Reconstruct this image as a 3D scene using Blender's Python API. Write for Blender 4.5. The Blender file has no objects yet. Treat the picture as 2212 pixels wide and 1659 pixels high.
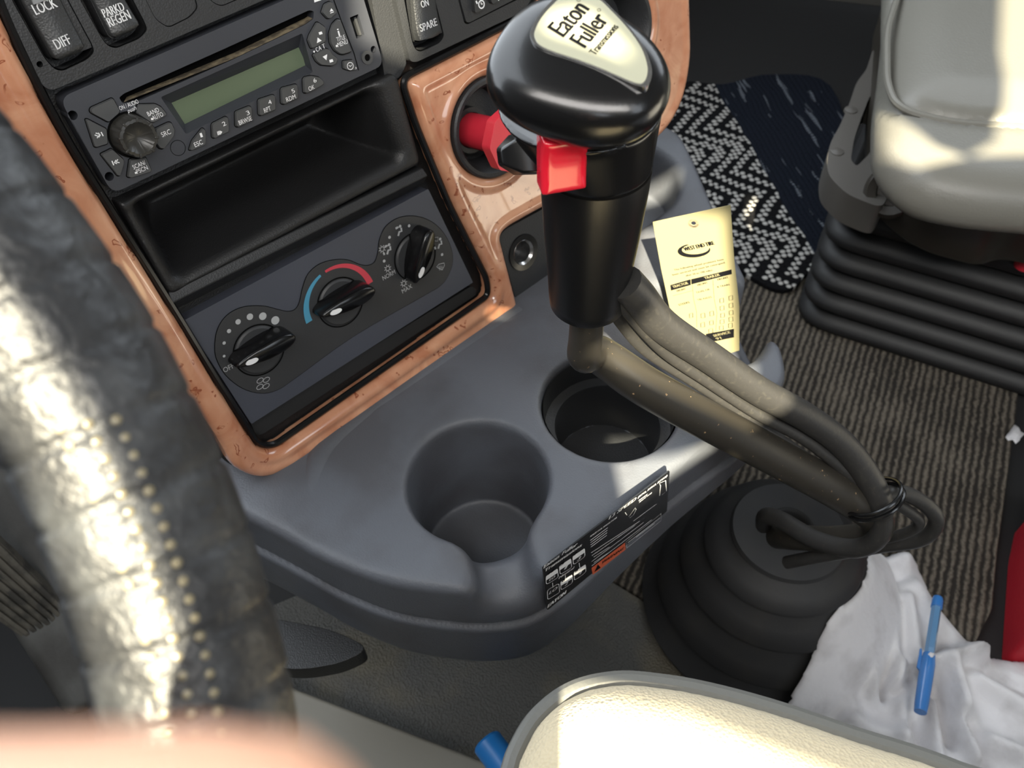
import bpy, math, random
import numpy as np
from mathutils import Vector, Matrix
from mathutils.geometry import tessellate_polygon
random.seed(7)
S = bpy.context.scene
COL = S.collection
# ------------------------------------------------------------------ camera
F = 1840.0; CX, CY = 1106.0, 829.5
R = np.array([[0.7261338656, -0.5450559412, 0.4190985925],
              [-0.6870282934, -0.5513836832, 0.4732527422],
              [-0.0268650933, -0.6315774338, -0.7748472184]])      # columns: camera right, down, forward
CAM = np.array([-0.09396, -0.43023, 0.89117])
cd = bpy.data.cameras.new('camera'); cam = bpy.data.objects.new('camera', cd); COL.objects.link(cam)
cam.matrix_world = Matrix([[R[i][0], -R[i][1], -R[i][2], CAM[i]] for i in range(3)] + [[0, 0, 0, 1]])
cd.sensor_width = 36.0; cd.lens = 36.0 * F / 2212.0; cd.clip_start = 0.004; cd.clip_end = 50
cd.dof.use_dof = True; cd.dof.focus_distance = 0.46; cd.dof.aperture_fstop = 15.0
S.camera = cam
# ------------------------------------------------------------------ light
S.view_settings.view_transform = 'Standard'; S.view_settings.look = 'None'
S.view_settings.exposure = 0.0; S.view_settings.gamma = 1.0; S.view_settings.use_curve_mapping = False
W = bpy.data.worlds.new('sky'); S.world = W; W.use_nodes = True
bg = W.node_tree.nodes['Background']; bg.inputs[0].default_value = (0.86, 0.93, 1.0, 1); bg.inputs[1].default_value = 4.4
SUN = Vector((-0.50, -0.45, 0.74)).normalized()                 # towards the sun
sl = bpy.data.lights.new('sun', 'SUN'); sl.energy = 33.0; sl.color = (1.0, 0.90, 0.66); sl.angle = 0.0093
so = bpy.data.objects.new('sun', sl); COL.objects.link(so); so.rotation_euler = SUN.to_track_quat('Z', 'Y').to_euler()
al = bpy.data.lights.new('side_fill', 'AREA'); al.shape = 'RECTANGLE'; al.size = 1.1; al.size_y = .45; al.energy = 22; al.color = (1.0, .97, .92)
ao = bpy.data.objects.new('side_fill', al); COL.objects.link(ao)
ao.matrix_world = Matrix(((.5, 0, -.866, -.277), (-.866, 0, -.5, -.68), (0, 1, 0, 1.45), (0, 0, 0, 1)))   # added fill in place of driver's window daylight, shining inwards
# ------------------------------------------------------------------ helpers: rays and planes of the place
def ray(p): return R @ np.array([p[0] - CX, p[1] - CY, F])
def at(p, D):
    d = ray(p); return CAM + d / np.linalg.norm(d) * D
def hz(p, z):                                                   # point of a horizontal plane
    d = ray(p); return CAM + d * ((z - CAM[2]) / d[2])
def plane_pt(p, o, n):
    d = ray(p); o = np.array(o, float); n = np.array(n, float)
    return CAM + d * (((o - CAM) @ n) / (d @ n))
class Frame:                                                    # a flat working plane: origin, two axes, outward normal
    def __init__(s, o, u, v):
        s.o = np.array(o, float); s.u = np.array(u, float); s.u /= np.linalg.norm(s.u)
        v = np.array(v, float); v = v - s.u * (v @ s.u); s.v = v / np.linalg.norm(v); s.n = np.cross(s.u, s.v)
    def pt(s, u, v, h=0): return s.o + s.u * u + s.v * v + s.n * h
    def px(s, p, h=0):
        w = plane_pt(p, s.o + s.n * h, s.n) - s.o; return np.array([w @ s.u, w @ s.v])
    def pl(s, pts, h=0): return [s.px(p, h) for p in pts]
ZF = 0.6
DASH = Frame((0, 0, ZF), (1, 0, 0), (0, 0.29237, 0.95630))      # the dash face leans back 17 degrees; normal faces the driver
FLAT = Frame((0, 0, 0), (1, 0, 0), (0, 1, 0))
ZT = ZF - 0.205                                                 # console top
def T(s, sc=1.0, ox=0.0, oy=0.0):
    return [(ox + float(a.split(',')[0]) / sc, oy + float(a.split(',')[1]) / sc) for a in s.split()]
def rnd(poly, r, n=5):                                          # round the corners of a 2d polygon
    out = []; N = len(poly); P = [np.array(p, float) for p in poly]
    for i in range(N):
        a, b, c = P[i - 1], P[i], P[(i + 1) % N]; rr = r[i] if isinstance(r, (list, tuple)) else r
        la, lc = np.linalg.norm(a - b), np.linalg.norm(c - b)
        k = min(rr, la * .48, lc * .48)
        if k < 1e-6: out.append(b); continue
        p0 = b + (a - b) / la * k; p2 = b + (c - b) / lc * k
        for j in range(n + 1):
            t = j / n; out.append((1 - t) ** 2 * p0 + 2 * t * (1 - t) * b + t * t * p2)
    return out
def smooth(pts, n=8, closed=False):                             # catmull-rom
    P = [np.array(p, float) for p in pts]; N = len(P); out = []
    for i in range(N if closed else N - 1):
        if closed: a, b, c, d = P[i - 1], P[i], P[(i + 1) % N], P[(i + 2) % N]
        else: a, b, c, d = P[max(i - 1, 0)], P[i], P[i + 1], P[min(i + 2, N - 1)]
        for j in range(n):
            t = j / n
            out.append(.5 * (2 * b + (c - a) * t + (2 * a - 5 * b + 4 * c - d) * t * t + (3 * b - a - 3 * c + d) * t ** 3))
    if not closed: out.append(P[-1])
    return out
def area2(p): return sum(p[i - 1][0] * p[i][1] - p[i][0] * p[i - 1][1] for i in range(len(p))) / 2
def circ2(c, r, n=32, a0=0, a1=None):
    if a1 is None: return [np.array([c[0] + r * math.cos(2 * math.pi * i / n), c[1] + r * math.sin(2 * math.pi * i / n)]) for i in range(n)]
    return [np.array([c[0] + r * math.cos(a0 + (a1 - a0) * i / n), c[1] + r * math.sin(a0 + (a1 - a0) * i / n)]) for i in range(n + 1)]
_glyph = {}
def glyphs(s):
    if s in _glyph: return _glyph[s]
    c = bpy.data.curves.new('t', 'FONT'); c.body = s; c.size = 1.0; c.resolution_u = 3
    o = bpy.data.objects.new('t', c); COL.objects.link(o)
    dg = bpy.context.evaluated_depsgraph_get(); m = bpy.data.meshes.new_from_object(o.evaluated_get(dg))
    v = [np.array(x.co[:2]) for x in m.vertices]; f = [list(p.vertices) for p in m.polygons]
    bpy.data.objects.remove(o); bpy.data.curves.remove(c); bpy.data.meshes.remove(m)
    x0 = min(a[0] for a in v); x1 = max(a[0] for a in v)
    v = [np.array([(a[0] - x0) / (x1 - x0), a[1] / .70]) for a in v]
    _glyph[s] = (v, f, (x1 - x0) / .70); return _glyph[s]
class MB:
    def __init__(s): s.v = []; s.f = []
    def add(s, v, f):
        k = len(s.v); s.v += [tuple(map(float, a)) for a in v]; s.f += [[i + k for i in q] for q in f]; return s
    def plate(s, fr, loops, h0, h1, flare=0.0):                 # solid plate with holes, from h0 (back) to h1 (front)
        lp = []
        for i, l in enumerate(loops):
            l = [np.array(p, float) for p in l]
            if (area2(l) > 0) != (i == 0): l = l[::-1]
            lp.append(l)
        flat = [p for l in lp for p in l]
        tri = tessellate_polygon([[Vector((p[0], p[1], 0)) for p in l] for l in lp])
        n = len(flat); v = [fr.pt(p[0], p[1], h1) for p in flat]; f = []
        for t in tri:
            a, b, c = (flat[i] for i in t); ar = (b[0] - a[0]) * (c[1] - a[1]) - (b[1] - a[1]) * (c[0] - a[0])
            f.append(list(t) if ar > 0 else list(t)[::-1])
        if h0 is not None:
            v += [fr.pt(p[0], p[1], h0) for p in flat]; f += [[i + n for i in t][::-1] for t in f[:]]
            k = 0
            for l in lp:
                m = len(l)
                for i in range(m):
                    a, b = k + i, k + (i + 1) % m; f.append([a, a + n, b + n, b])
                k += m
        return s.add(v, f)
    def loft(s, rings, cap0=True, cap1=True, closed=True):      # rings of 3d points
        n = len(rings[0]); v = [p for r in rings for p in r]; f = []
        for j in range(len(rings) - 1):
            for i in range(n if closed else n - 1):
                a, b = j * n + i, j * n + (i + 1) % n; f.append([a, b, b + n, a + n])
        if cap0: f.append(list(range(n))[::-1])
        if cap1: f.append([(len(rings) - 1) * n + i for i in range(n)])
        return s.add(v, f)
    def tube(s, pts, r, n=12, cap=True, flat=None):
        P = [np.array(p, float) for p in pts]; rr = r if hasattr(r, '__len__') else [r] * len(P); rings = []; up = None
        for i, p in enumerate(P):
            t = P[min(i + 1, len(P) - 1)] - P[max(i - 1, 0)]; t = t / (np.linalg.norm(t) + 1e-12)
            if up is None: up = np.cross(t, [0, 0, 1.0] if abs(t[2]) < .9 else [1.0, 0, 0])
            up = up - t * (up @ t); up = up / np.linalg.norm(up); w = np.cross(t, up)
            rings.append([p + rr[i] * (math.cos(2 * math.pi * k / n) * up + math.sin(2 * math.pi * k / n) * w) for k in range(n)])
        return s.loft(rings, cap, cap)
    def lathe(s, c, ax, prof, n=40, u=None):                    # prof: (radius, height along ax)
        ax = np.array(ax, float); ax /= np.linalg.norm(ax); c = np.array(c, float)
        u = np.cross(ax, [0, 0, 1.0] if abs(ax[2]) < .9 else [1.0, 0, 0]); u /= np.linalg.norm(u); w = np.cross(ax, u)
        return s.loft([[c + ax * h + r * (math.cos(2 * math.pi * k / n) * u + math.sin(2 * math.pi * k / n) * w) for k in range(n)] for r, h in prof], prof[0][0] < .001, prof[-1][0] < .001)
    def text(s, fr, txt, p0, p1, cap, h, shear=0.0, px=True, bold=0.0):   # baseline from p0 to p1, cap height in metres
        a = fr.px(p0, h) if px else np.array(p0, float); b = fr.px(p1, h) if px else np.array(p1, float)
        e = b - a; L = np.linalg.norm(e); e /= L; q = np.array([-e[1], e[0]])
        v, f, asp = glyphs(txt); cap = min(cap, L / (.62 * asp))
        for off in ([0.0] if not bold else [-bold, 0.0, bold]):
            s.add([fr.pt(*(a + e * (x[0] * L + shear * x[1] * cap + off) + q * (x[1] * cap)), h + abs(off) * .02) for x in v], f)
        return s
    def line(s, fr, pts, w, h, closed=False):                   # flat stroke
        P = [np.array(p, float) for p in pts]; N = len(P); L = []; Rr = []
        for i in range(N):
            a = P[i - 1] if (closed or i) else P[i]; b = P[(i + 1) % N] if (closed or i < N - 1) else P[i]
            t = b - a; t = t / (np.linalg.norm(t) + 1e-12); q = np.array([-t[1], t[0]]) * w / 2
            L.append(P[i] + q); Rr.append(P[i] - q)
        v = [fr.pt(p[0], p[1], h) for p in L] + [fr.pt(p[0], p[1], h) for p in Rr]
        f = [[i, i + N, (i + 1) % N + N, (i + 1) % N] for i in range(N if closed else N - 1)]
        return s.add(v, f)
    def build(s, name, mat, parent=None, bevel=0, seg=2, smooth_=True, sub=0, ang=35):
        return mkobj(name, s.v, s.f, mat, parent, bevel, seg, smooth_, sub, ang)
def mkobj(name, v, f, mat, parent=None, bevel=0, seg=2, smooth_=True, sub=0, ang=35):
    m = bpy.data.meshes.new(name); m.from_pydata([tuple(a) for a in v], [], f); m.validate(); m.update()
    o = bpy.data.objects.new(name, m); COL.objects.link(o); m.materials.append(mat)
    if smooth_: m.polygons.foreach_set('use_smooth', [True] * len(m.polygons))
    if bevel:
        b = o.modifiers.new('bevel', 'BEVEL'); b.width = bevel; b.segments = seg; b.limit_method = 'ANGLE'; b.angle_limit = math.radians(ang)
        b.harden_normals = False; b.use_clamp_overlap = True
    if sub: q = o.modifiers.new('sub', 'SUBSURF'); q.levels = sub; q.render_levels = sub
    if smooth_:
        m.set_sharp_from_angle(angle=math.radians(ang)) if not bevel else None
        if bevel:
            w = o.modifiers.new('wn', 'WEIGHTED_NORMAL'); w.keep_sharp = True
    if parent is not None: adopt(o, parent)
    return o
def adopt(o, parent):
    o.parent = parent
    if parent.parent is None: o.matrix_parent_inverse = Matrix.Translation(parent.location).inverted()
def thing(name, label, cat, loc=(0, 0, 0), group=None):
    o = bpy.data.objects.new(name, None); COL.objects.link(o); o.location = tuple(map(float, loc)); o.empty_display_size = .01
    return tag(o, label, cat, group)
def tag(o, label, cat, group=None):
    o['label'] = label; o['category'] = cat
    if group: o['group'] = group
    return o
def struct(o): o['kind'] = 'structure'; return o
# ---- signed distance surfaces
def sdpoly(poly, X, Y):
    P = np.array([[float(a[0]), float(a[1])] for a in poly]); d = np.full(X.shape, 1e9); s = np.zeros(X.shape, bool)
    for i in range(len(P)):
        a, b = P[i - 1], P[i]; e = b - a; wx, wy = X - a[0], Y - a[1]
        t = np.clip((wx * e[0] + wy * e[1]) / (e @ e + 1e-18), 0, 1)
        d = np.minimum(d, (wx - e[0] * t) ** 2 + (wy - e[1] * t) ** 2)
        c = (a[1] > Y) != (b[1] > Y)
        xi = a[0] + (Y - a[1]) / (e[1] if abs(e[1]) > 1e-15 else 1e-15) * e[0]
        s ^= c & (X < xi)
    return np.where(s, -1, 1) * np.sqrt(d)
def smax(a, b, k): h = np.maximum(k - np.abs(a - b), 0) / k; return np.maximum(a, b) + h * h * k * .25
def smin(a, b, k): return -smax(-a, -b, k)
def nets(F_, lo, st):                                           # surface nets of the array F_ (negative inside)
    ins = F_ < 0; nx, ny, nz = F_.shape
    c = [(i, j, k) for i in (0, 1) for j in (0, 1) for k in (0, 1)]
    def sub(A, o): return A[o[0]:nx - 1 + o[0], o[1]:ny - 1 + o[1], o[2]:nz - 1 + o[2]]
    cnt = sum(sub(ins, o).astype(np.int8) for o in c); act = (cnt > 0) & (cnt < 8)
    idx = -np.ones(act.shape, np.int64); A = np.argwhere(act); idx[tuple(A.T)] = np.arange(len(A))
    acc = np.zeros((len(A), 3)); num = np.zeros(len(A))
    for i, a in enumerate(c):
        for b in c[i + 1:]:
            if sum(abs(a[k] - b[k]) for k in range(3)) != 1: continue
            fa = F_[A[:, 0] + a[0], A[:, 1] + a[1], A[:, 2] + a[2]]; fb = F_[A[:, 0] + b[0], A[:, 1] + b[1], A[:, 2] + b[2]]
            m = (fa < 0) != (fb < 0); t = np.where(m, fa / np.where(m, fa - fb, 1), 0)
            acc += np.where(m[:, None], np.array(a)[None] + t[:, None] * (np.array(b) - np.array(a))[None], 0); num += m
    V = (A + acc / num[:, None]) * st + np.array(lo); Q = []
    for ax in range(3):
        u, w = (ax + 1) % 3, (ax + 2) % 3
        s0 = [slice(None)] * 3; s1 = [slice(None)] * 3; s0[ax] = slice(0, -1); s1[ax] = slice(1, None)
        I, J = ins[tuple(s0)], ins[tuple(s1)]; E = np.argwhere(I != J)
        ok = (E[:, u] > 0) & (E[:, w] > 0) & (E[:, u] < F_.shape[u] - 1) & (E[:, w] < F_.shape[w] - 1); E = E[ok]
        def g(du, dw):
            B = E.copy(); B[:, u] += du; B[:, w] += dw; return idx[tuple(B.T)]
        q = np.stack([g(-1, -1), g(0, -1), g(0, 0), g(-1, 0)], 1); fl = ~I[tuple(E.T)]
        q[fl] = q[fl][:, ::-1]; Q.append(q)
    return V, np.concatenate(Q).tolist()
def sdf(name, mat, fn, lo, hi, st, parent=None, fr=None, relax=0):
    ax = [np.arange(lo[i], hi[i] + st, st) for i in range(3)]
    X, Y, Z = np.meshgrid(*ax, indexing='ij'); G = fn(X, Y, Z)
    V, Q = nets(G, lo, st)
    if fr is not None: V = np.array([fr.pt(*p) for p in V])
    o = mkobj(name, V, Q, mat, parent, ang=180)
    return o
# ------------------------------------------------------------------ materials
def lin(c): return tuple((x / 255 / 12.92 if x <= 10 else ((x / 255 + .055) / 1.055) ** 2.4) for x in c) + (1,)
def mat(name, col, rough=.5, metal=0, bump=None, coat=0, spec=.5, var=None, sheen=0, fine=None):
    m = bpy.data.materials.new(name); m.use_nodes = True; nt = m.node_tree; b = nt.nodes['Principled BSDF']
    b.inputs['Base Color'].default_value = lin(col); b.inputs['Roughness'].default_value = rough
    b.inputs['Metallic'].default_value = metal; b.inputs['Coat Weight'].default_value = coat; b.inputs['Coat Roughness'].default_value = .05
    b.inputs['Specular IOR Level'].default_value = spec; b.inputs['Sheen Weight'].default_value = sheen
    tc = nt.nodes.new('ShaderNodeTexCoord')
    if bump:
        prev = None
        for kind, sc, strn, dist in bump:
            n = nt.nodes.new('ShaderNodeTexVoronoi' if kind == 'v' else 'ShaderNodeTexNoise'); n.inputs['Scale'].default_value = sc
            nt.links.new(tc.outputs['Object'], n.inputs['Vector'])
            if kind == 'n': n.inputs['Detail'].default_value = 3
            u = nt.nodes.new('ShaderNodeBump'); u.inputs['Strength'].default_value = strn; u.inputs['Distance'].default_value = dist
            nt.links.new(n.outputs[0], u.inputs['Height'])
            if prev: nt.links.new(prev.outputs[0], u.inputs['Normal'])
            prev = u
        nt.links.new(prev.outputs[0], b.inputs['Normal'])
    if var:
        sc, col2, lo, hi = var
        n = nt.nodes.new('ShaderNodeTexNoise'); n.inputs['Scale'].default_value = sc; n.inputs['Detail'].default_value = 5; nt.links.new(tc.outputs['Object'], n.inputs['Vector'])
        mr = nt.nodes.new('ShaderNodeMapRange'); mr.inputs[1].default_value = lo; mr.inputs[2].default_value = hi; nt.links.new(n.outputs[0], mr.inputs[0])
        mx = nt.nodes.new('ShaderNodeMix'); mx.data_type = 'RGBA'; mx.inputs[6].default_value = lin(col); mx.inputs[7].default_value = lin(col2)
        nt.links.new(mr.outputs[0], mx.inputs[0]); nt.links.new(mx.outputs[2], b.inputs['Base Color'])
    return m
GR = [('v', 900, .25, .0006), ('n', 1500, .15, .0004)]
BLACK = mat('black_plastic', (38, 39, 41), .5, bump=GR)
BAY = mat('bay_black', (24, 24, 25), .45, bump=GR)
FACE = mat('radio_face', (52, 54, 60), .42, bump=[('n', 1800, .12, .0003)])
BTN = mat('button_grey', (66, 67, 68), .45, bump=[('n', 1500, .1, .0003)])
SWITCH = mat('switch_black', (44, 45, 46), .45, bump=GR)
CLIM = mat('climate_face', (64, 67, 77), .48, bump=[('n', 1500, .2, .0004)])
CLIM2 = mat('climate_dial', (47, 48, 50), .5, bump=[('n', 1500, .2, .0004)])
GLOSS = mat('gloss_black', (14, 14, 15), .22)
KNOBM = mat('knob_black', (14, 14, 15), .24, bump=[('n', 60, .04, .002)], coat=.1)
GRIPM = mat('grip_black', (15, 15, 16), .32, bump=[('n', 900, .06, .0004)])
CONS = mat('console_charcoal', (84, 87, 94), .52, bump=[('v', 700, .22, .0006), ('n', 260, .15, .0008)], var=(14, (74, 75, 80), .45, .62))
WHITE = mat('white_print', (225, 226, 228), .6)
GREYP = mat('grey_print', (168, 170, 172), .6)
GREYL = mat('dim_print', (120, 122, 124), .6)
REDP = mat('red_print', (190, 60, 75), .5)
BLUEP = mat('blue_print', (70, 140, 170), .5)
LCD = mat('lcd_green', (92, 104, 84), .25, coat=.4)
VKNOB = mat('volume_knob_black', (46, 45, 42), .35, bump=[('n', 900, .15, .0004)])
BINM = mat('bin_black', (25, 25, 26), .5, bump=GR)
HOLE = mat('hole_black', (4, 4, 4), .8, spec=.1)
DUST = mat('dusty_lip', (120, 108, 86), .8, var=(200, (70, 62, 50), .4, .6))
METAL = mat('bright_metal', (190, 190, 190), .25, 1)
STEEL = mat('dark_steel', (70, 70, 72), .35, .8)
RED = mat('red_plastic', (205, 45, 62), .38, bump=[('n', 400, .05, .001)])
REDG = mat('red_gloss', (215, 30, 50), .12, coat=.6)
RUB = mat('black_rubber', (27, 27, 28), .62, bump=[('n', 300, .15, .001)])
RUBF = mat('boot_rubber', (38, 38, 39), .62, bump=[('n', 120, .15, .002)], var=(25, (44, 43, 42), .5, .7))
HOSE = mat('hose_rubber', (47, 46, 45), .45, bump=[('n', 500, .12, .001)], var=(300, (60, 58, 54), .55, .75))
LEVER = mat('lever_paint', (48, 45, 40), .40, bump=[('n', 200, .1, .001)], var=(260, (150, 125, 95), .68, .71))
PAPER = mat('tag_paper', (136, 130, 100), .9, spec=.1)
INK = mat('black_ink', (14, 14, 17), .8, spec=.1)
INKL = mat('faded_ink', (62, 60, 50), .9, spec=.1)
LABEL = mat('label_black', (20, 21, 23), .35)
ORANGE = mat('label_orange', (205, 95, 60), .5)
SILVER = mat('medallion', (158, 157, 136), .45)
CHROME = mat('medallion_rim', (235, 235, 235), .12, 1)
MATFL = mat('floor_mat', (84, 83, 80), .6, bump=[('v', 420, .9, .0016), ('n', 60, .2, .003)], var=(9, (112, 104, 86), .5, .75))
KICK = mat('kick_panel', (84, 83, 80), .55, bump=[('n', 200, .2, .001)], var=(12, (60, 58, 55), .4, .6))
DARK = mat('footwell_dark', (26, 26, 27), .7, bump=[('n', 90, .2, .002)])
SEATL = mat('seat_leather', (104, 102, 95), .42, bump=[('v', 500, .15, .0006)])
SEATP = mat('seat_perforated', (150, 152, 150), .5, bump=[('v', 420, .35, .0007)])
PIPE = mat('seat_piping', (92, 92, 88), .35)
SHADEPAN = mat('shaded_seat_pan', (48, 44, 38), .38, bump=GR)  # dark base colour stands for leather underside in shade; pivot knob shares it
BRKT = mat('bracket_plastic', (84, 81, 77), .4, bump=[('n', 60, .1, .002)])
BELL = mat('bellows_rubber', (32, 32, 33), .55, bump=[('n', 80, .1, .002)])
CLOTH = mat('white_cloth', (214, 213, 216), .85, bump=[('n', 900, .15, .0006), ('n', 45, .35, .006)], sheen=.3, var=(20, (186, 184, 186), .5, .7))
PENB = mat('pen_blue', (58, 120, 190), .25, coat=.3)
PENC = mat('pen_clear', (96, 138, 178), .2, coat=.5)
BLUEH = mat('blue_handle', (35, 120, 195), .35)
REDF = mat('red_floor_thing', (180, 30, 45), .55, bump=[('n', 200, .3, .002)])
RAIL = mat('rail_grey', (128, 124, 114), .55, bump=[('n', 150, .2, .001)])
PED = mat('pedal_rubber', (92, 88, 80), .6, bump=[('n', 400, .3, .001)], var=(60, (60, 58, 54), .45, .6))
SKIN = mat('skin', (222, 170, 140), .5, bump=[('n', 500, .1, .0005)]); SKIN.node_tree.nodes['Principled BSDF'].inputs['Subsurface Weight'].default_value = .0
SHELL = mat('cab_lining', (70, 68, 64), .8)
def wood():
    m = mat('burl_wood', (200, 142, 114), .22, coat=1.0); nt = m.node_tree; b = nt.nodes['Principled BSDF']; N = nt.nodes.new; Lk = nt.links.new
    tc = N('ShaderNodeTexCoord'); n1 = N('ShaderNodeTexNoise'); n1.inputs['Scale'].default_value = 28; n1.inputs['Detail'].default_value = 6; n1.inputs['Distortion'].default_value = 1.4; Lk(tc.outputs['Object'], n1.inputs[0])
    cr = N('ShaderNodeValToRGB'); e = cr.color_ramp.elements; e[0].position = .34; e[0].color = lin((176, 116, 86)); e[1].position = .68; e[1].color = lin((204, 152, 120)); Lk(n1.outputs[0], cr.inputs[0])
    n2 = N('ShaderNodeTexNoise'); n2.inputs['Scale'].default_value = 90; Lk(tc.outputs['Object'], n2.inputs[0])
    ad = N('ShaderNodeMixRGB'); ad.blend_type = 'ADD'; ad.inputs[0].default_value = .035; Lk(tc.outputs['Object'], ad.inputs[1]); Lk(n2.outputs[1], ad.inputs[2])
    vo = N('ShaderNodeTexVoronoi'); vo.inputs['Scale'].default_value = 78; Lk(ad.outputs[0], vo.inputs[0])
    r1 = N('ShaderNodeMapRange'); r1.inputs[1].default_value = .26; r1.inputs[2].default_value = .20; Lk(vo.outputs['Distance'], r1.inputs[0])
    r2 = N('ShaderNodeMapRange'); r2.inputs[1].default_value = .10; r2.inputs[2].default_value = .16; Lk(vo.outputs['Distance'], r2.inputs[0])
    sp = N('ShaderNodeSeparateColor'); Lk(vo.outputs['Color'], sp.inputs[0])
    g = N('ShaderNodeMath'); g.operation = 'GREATER_THAN'; g.inputs[1].default_value = .35; Lk(sp.outputs[0], g.inputs[0])
    a = N('ShaderNodeMath'); a.operation = 'MULTIPLY'; Lk(r1.outputs[0], a.inputs[0]); Lk(r2.outputs[0], a.inputs[1])
    a2 = N('ShaderNodeMath'); a2.operation = 'MULTIPLY'; Lk(a.outputs[0], a2.inputs[0]); Lk(g.outputs[0], a2.inputs[1])
    n3 = N('ShaderNodeTexNoise'); n3.inputs['Scale'].default_value = 130; Lk(tc.outputs['Object'], n3.inputs[0])
    r3 = N('ShaderNodeMapRange'); r3.inputs[1].default_value = .38; r3.inputs[2].default_value = .52; Lk(n3.outputs[0], r3.inputs[0])
    a3 = N('ShaderNodeMath'); a3.operation = 'MULTIPLY'; Lk(a2.outputs[0], a3.inputs[0]); Lk(r3.outputs[0], a3.inputs[1])
    mx = N('ShaderNodeMix'); mx.data_type = 'RGBA'; Lk(a3.outputs[0], mx.inputs[0]); Lk(cr.outputs[0], mx.inputs[6]); mx.inputs[7].default_value = lin((140, 78, 52)); Lk(mx.outputs[2], b.inputs['Base Color'])
    return m
WOOD = wood()
def carpet(name, ang, per, c1, c2, wav=True):
    m = mat(name, c1, .95, spec=.1); nt = m.node_tree; b = nt.nodes['Principled BSDF']; N = nt.nodes.new; Lk = nt.links.new
    tc = N('ShaderNodeTexCoord'); mp = N('ShaderNodeMapping'); mp.inputs['Rotation'].default_value = (0, 0, ang); Lk(tc.outputs['Object'], mp.inputs[0])
    wv = N('ShaderNodeTexWave'); wv.inputs['Scale'].default_value = per; wv.inputs['Distortion'].default_value = 2.2; wv.inputs['Detail'].default_value = 3; wv.inputs['Detail Scale'].default_value = 3; Lk(mp.outputs[0], wv.inputs[0])
    n = N('ShaderNodeTexNoise'); n.inputs['Scale'].default_value = 260; n.inputs['Detail'].default_value = 4; Lk(tc.outputs['Object'], n.inputs[0])
    n2 = N('ShaderNodeTexNoise'); n2.inputs['Scale'].default_value = 14; Lk(tc.outputs['Object'], n2.inputs[0])
    a = N('ShaderNodeMath'); a.operation = 'MULTIPLY'; Lk(wv.outputs[1], a.inputs[0]); Lk(n.outputs[0], a.inputs[1])
    a1 = N('ShaderNodeMath'); a1.operation = 'MULTIPLY_ADD'; Lk(n2.outputs[0], a1.inputs[0]); a1.inputs[1].default_value = .5; Lk(a.outputs[0], a1.inputs[2])
    r = N('ShaderNodeMapRange'); r.inputs[1].default_value = .3; r.inputs[2].default_value = .8; Lk(a1.outputs[0], r.inputs[0])
    mx = N('ShaderNodeMix'); mx.data_type = 'RGBA'; Lk(r.outputs[0], mx.inputs[0]); mx.inputs[6].default_value = lin(c1); mx.inputs[7].default_value = lin(c2); Lk(mx.outputs[2], b.inputs['Base Color'])
    u = N('ShaderNodeBump'); u.inputs['Strength'].default_value = .8; u.inputs['Distance'].default_value = .003; Lk(a.outputs[0], u.inputs['Height']); Lk(u.outputs[0], b.inputs['Normal'])
    return m
CARP = carpet('ribbed_carpet', math.radians(68), 36, (46, 43, 40), (108, 101, 91))
#MATS_END#
WD = (.19, .185, .19)
WA0, WA1 = -.6, .5
# ------------------------------------------------------------------ dash
D = DASH
def dpl(s, sc=1.0, ox=0.0, oy=0.0, h=0.0): return D.pl(T(s, sc, ox, oy), h)
t = thing('dashboard', 'black dashboard centre stack behind the radio and climate controls', 'dashboard', D.pt(.1, -.1, -.03))
bay_out = dpl('-60,-60 545,1008 1128,668 1085,520 1200,440 1500,300 1500,-60')
binh = rnd(dpl('262,444 844,170 894,345 372,622'), .004)
mb = MB(); mb.plate(D, [rnd(dpl('-220,-120 -120,80 470,965 500,1015 560,1035 640,1010 1110,672 1090,512 1300,380 1460,270 1490,130 1478,-120'), .01), binh, circ2(D.px((1052, 274)), .034, 32), circ2(D.px((1328, 62)), .032, 32), circ2(D.px((1130, 545)), .016, 24)], -.075, -.012)
dash = mb.build('bezel', BAY, t, .002)
# deep body behind the panel, with its right-hand flank running forward
mb = MB(); F0 = D.pl([(-200, -100), (480, 1000), (1120, 690), (1455, 272), (1485, 130), (1475, -100)])
fr = [D.pt(p[0], p[1], -.094) for p in F0]; bk = [np.array(D.pt(p[0], p[1], -.094)) + np.array([0, .30, -.02]) for p in F0]
mb.loft([bk, fr]); mb.build('body', BLACK, t, .006)
# centre pillar strip right of the radio
mb = MB(); mb.plate(D, [rnd(dpl('800,-60 845,-60 884,140 868,170 838,176'), .003)], -.012, -.003); mb.build('pillar_strip', BLACK, t, .002)
# slanted strip between bin and climate panel
mb = MB(); a0 = D.px((352, 636)); a1 = D.px((912, 362)); b0 = D.px((388, 678)); b1 = D.px((930, 400))
mb.loft([[D.pt(*a0, -.012), D.pt(*a0, .001), D.pt(*(a0 * .6 + b0 * .4), .003), D.pt(*b0, -.008), D.pt(*b0, -.012)], [D.pt(*a1, -.012), D.pt(*a1, .001), D.pt(*(a1 * .6 + b1 * .4), .003), D.pt(*b1, -.008), D.pt(*b1, -.012)]])
mb.build('sloped_ledge', BLACK, t, .001)
# lower well below climate panel
mb = MB(); mb.plate(D, [rnd(dpl('548,918 1028,622 1040,640 575,945 560,945'), .002)], -.012, -.0055); mb.build('lower_ledge', DARK, t, .001)
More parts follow.
